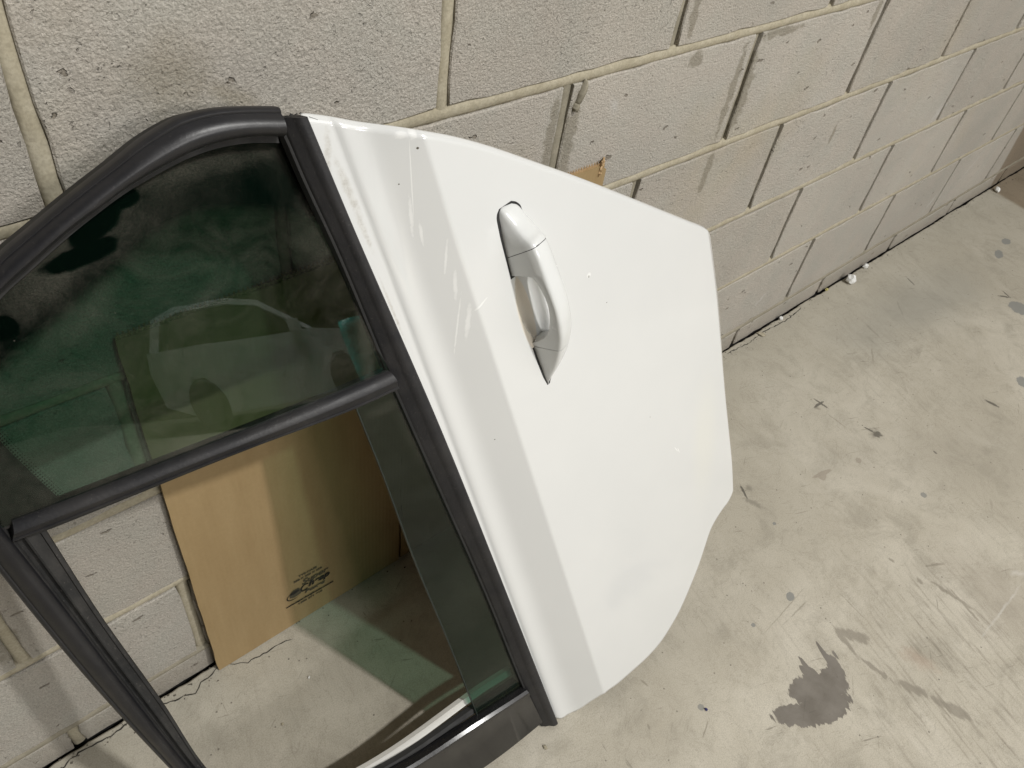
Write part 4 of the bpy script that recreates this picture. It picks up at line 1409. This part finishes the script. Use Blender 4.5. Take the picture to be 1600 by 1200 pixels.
flake(0.348, -0.436, 0.0040, 'frayed pale scrap on the floor under the black pillar corner', 10, 0.4, mat=MORTAR, name='frayed_scrap')

# ------------------------------------------------------------------ silver car parked opposite (shows only as a reflection in the glass)
CARP = mat_simple('silver_car_paint', (0.66, 0.68, 0.70), 0.3, var=0.02, bump=0.0, metal=0.2)
CGL = mat_simple('dark_car_glass', (0.010, 0.012, 0.012), 0.08, bump=0.0)
TYRE = mat_simple('tyre_rubber', (0.02, 0.02, 0.02), 0.7)
CY = -8.5
car = empty('parked_car', (0.75, CY, 0), 'silver hatchback parked across the bay, seen as a reflection in the quarter window', 'car')


def extrude_profile(name, prof, y0, y1, mat, parent, inset=0.0):
    n = len(prof)
    v = [(x, y0, z) for x, z in prof] + [(x, y1, z) for x, z in prof]
    f = [tuple(range(n)), tuple(range(2 * n - 1, n - 1, -1))]
    for i in range(n):
        j = (i + 1) % n
        f.append((i, j, n + j, n + i))
    return mesh_obj(name, v, f, mat, parent)


body = [(-1.95, 0.35), (-1.98, 0.75), (-1.90, 0.98), (-1.0, 1.02), (1.0, 0.98), (1.75, 0.86), (2.05, 0.70), (2.10, 0.40), (1.80, 0.22), (1.62, 0.22), (1.60, 0.45), (1.42, 0.64), (1.22, 0.64), (1.04, 0.45), (1.02, 0.20), (-0.95, 0.20), (-0.97, 0.45), (-1.15, 0.64), (-1.35, 0.64), (-1.53, 0.45), (-1.55, 0.22)]
extrude_profile('body', body, 0, -1.6, CARP, car)
extrude_profile('roof', [(-1.86, 0.99), (-1.62, 1.36), (-1.2, 1.47), (-0.3, 1.50), (0.25, 1.42), (1.05, 0.985), (0.94, 0.985), (0.2, 1.36), (-0.3, 1.43), (-1.15, 1.41), (-1.50, 1.32), (-1.72, 0.99)], -0.06, -1.5, CARP, car)
extrude_profile('side_window', [(-1.50, 1.02), (-1.36, 1.31), (-1.10, 1.40), (-0.30, 1.42), (0.18, 1.35), (0.86, 1.00)], -0.08, -1.45, CGL, car)
for x in (-1.25, 1.32):
    n = 28
    v, f = [], []
    for r, y in ((0.0, 0.01), (0.20, 0.01), (0.21, 0.03), (0.29, 0.03), (0.315, 0.0), (0.315, -0.2)):
        for k in range(n): v.append((x + r * math.cos(2 * math.pi * k / n), y, 0.315 + r * math.sin(2 * math.pi * k / n)))
    for l in range(5):
        for k in range(n):
            j = (k + 1) % n
            f.append((l * n + k, l * n + j, (l + 1) * n + j, (l + 1) * n + k))
    mesh_obj('wheel', v, f, TYRE, car)
mv, mf = box_vf(0.60, 0.80, 0.02, 0.20, 0.98, 1.12)
mesh_obj('mirror', mv, mf, CARP, car)
TEAL = mat_simple('teal_plastic', (0.02, 0.50, 0.46), 0.35, bump=0.0)
drum = empty('storage_drum', (2.02, -6.6, 0), 'teal plastic drum standing before the silver car, seen as a reflection', 'drum')
v, f = [], []
n = 24
for r, z in ((0, 0), (0.20, 0), (0.21, 0.05), (0.21, 0.40), (0.22, 0.42), (0.21, 0.44), (0.21, 0.80), (0.18, 0.92), (0, 0.93)):
    for k in range(n): v.append((r * math.cos(2 * math.pi * k / n), r * math.sin(2 * math.pi * k / n), z))
for l in range(8):
    for k in range(n):
        j = (k + 1) % n
        f.append((l * n + k, l * n + j, (l + 1) * n + j, (l + 1) * n + k))
mesh_obj('barrel', v, f, TEAL, drum, smooth=True)
v, f = [], []
for r, z in ((0.0, 0.935), (0.10, 0.935), (0.10, 0.955), (0, 0.957)):
    for k in range(12): v.append((r * math.cos(2 * math.pi * k / 12), r * math.sin(2 * math.pi * k / 12), z))
for l in range(3):
    for k in range(12):
        j = (k + 1) % 12
        f.append((l * 12 + k, l * 12 + j, (l + 1) * 12 + j, (l + 1) * 12 + k))
mesh_obj('lid', v, f, DARK, drum)
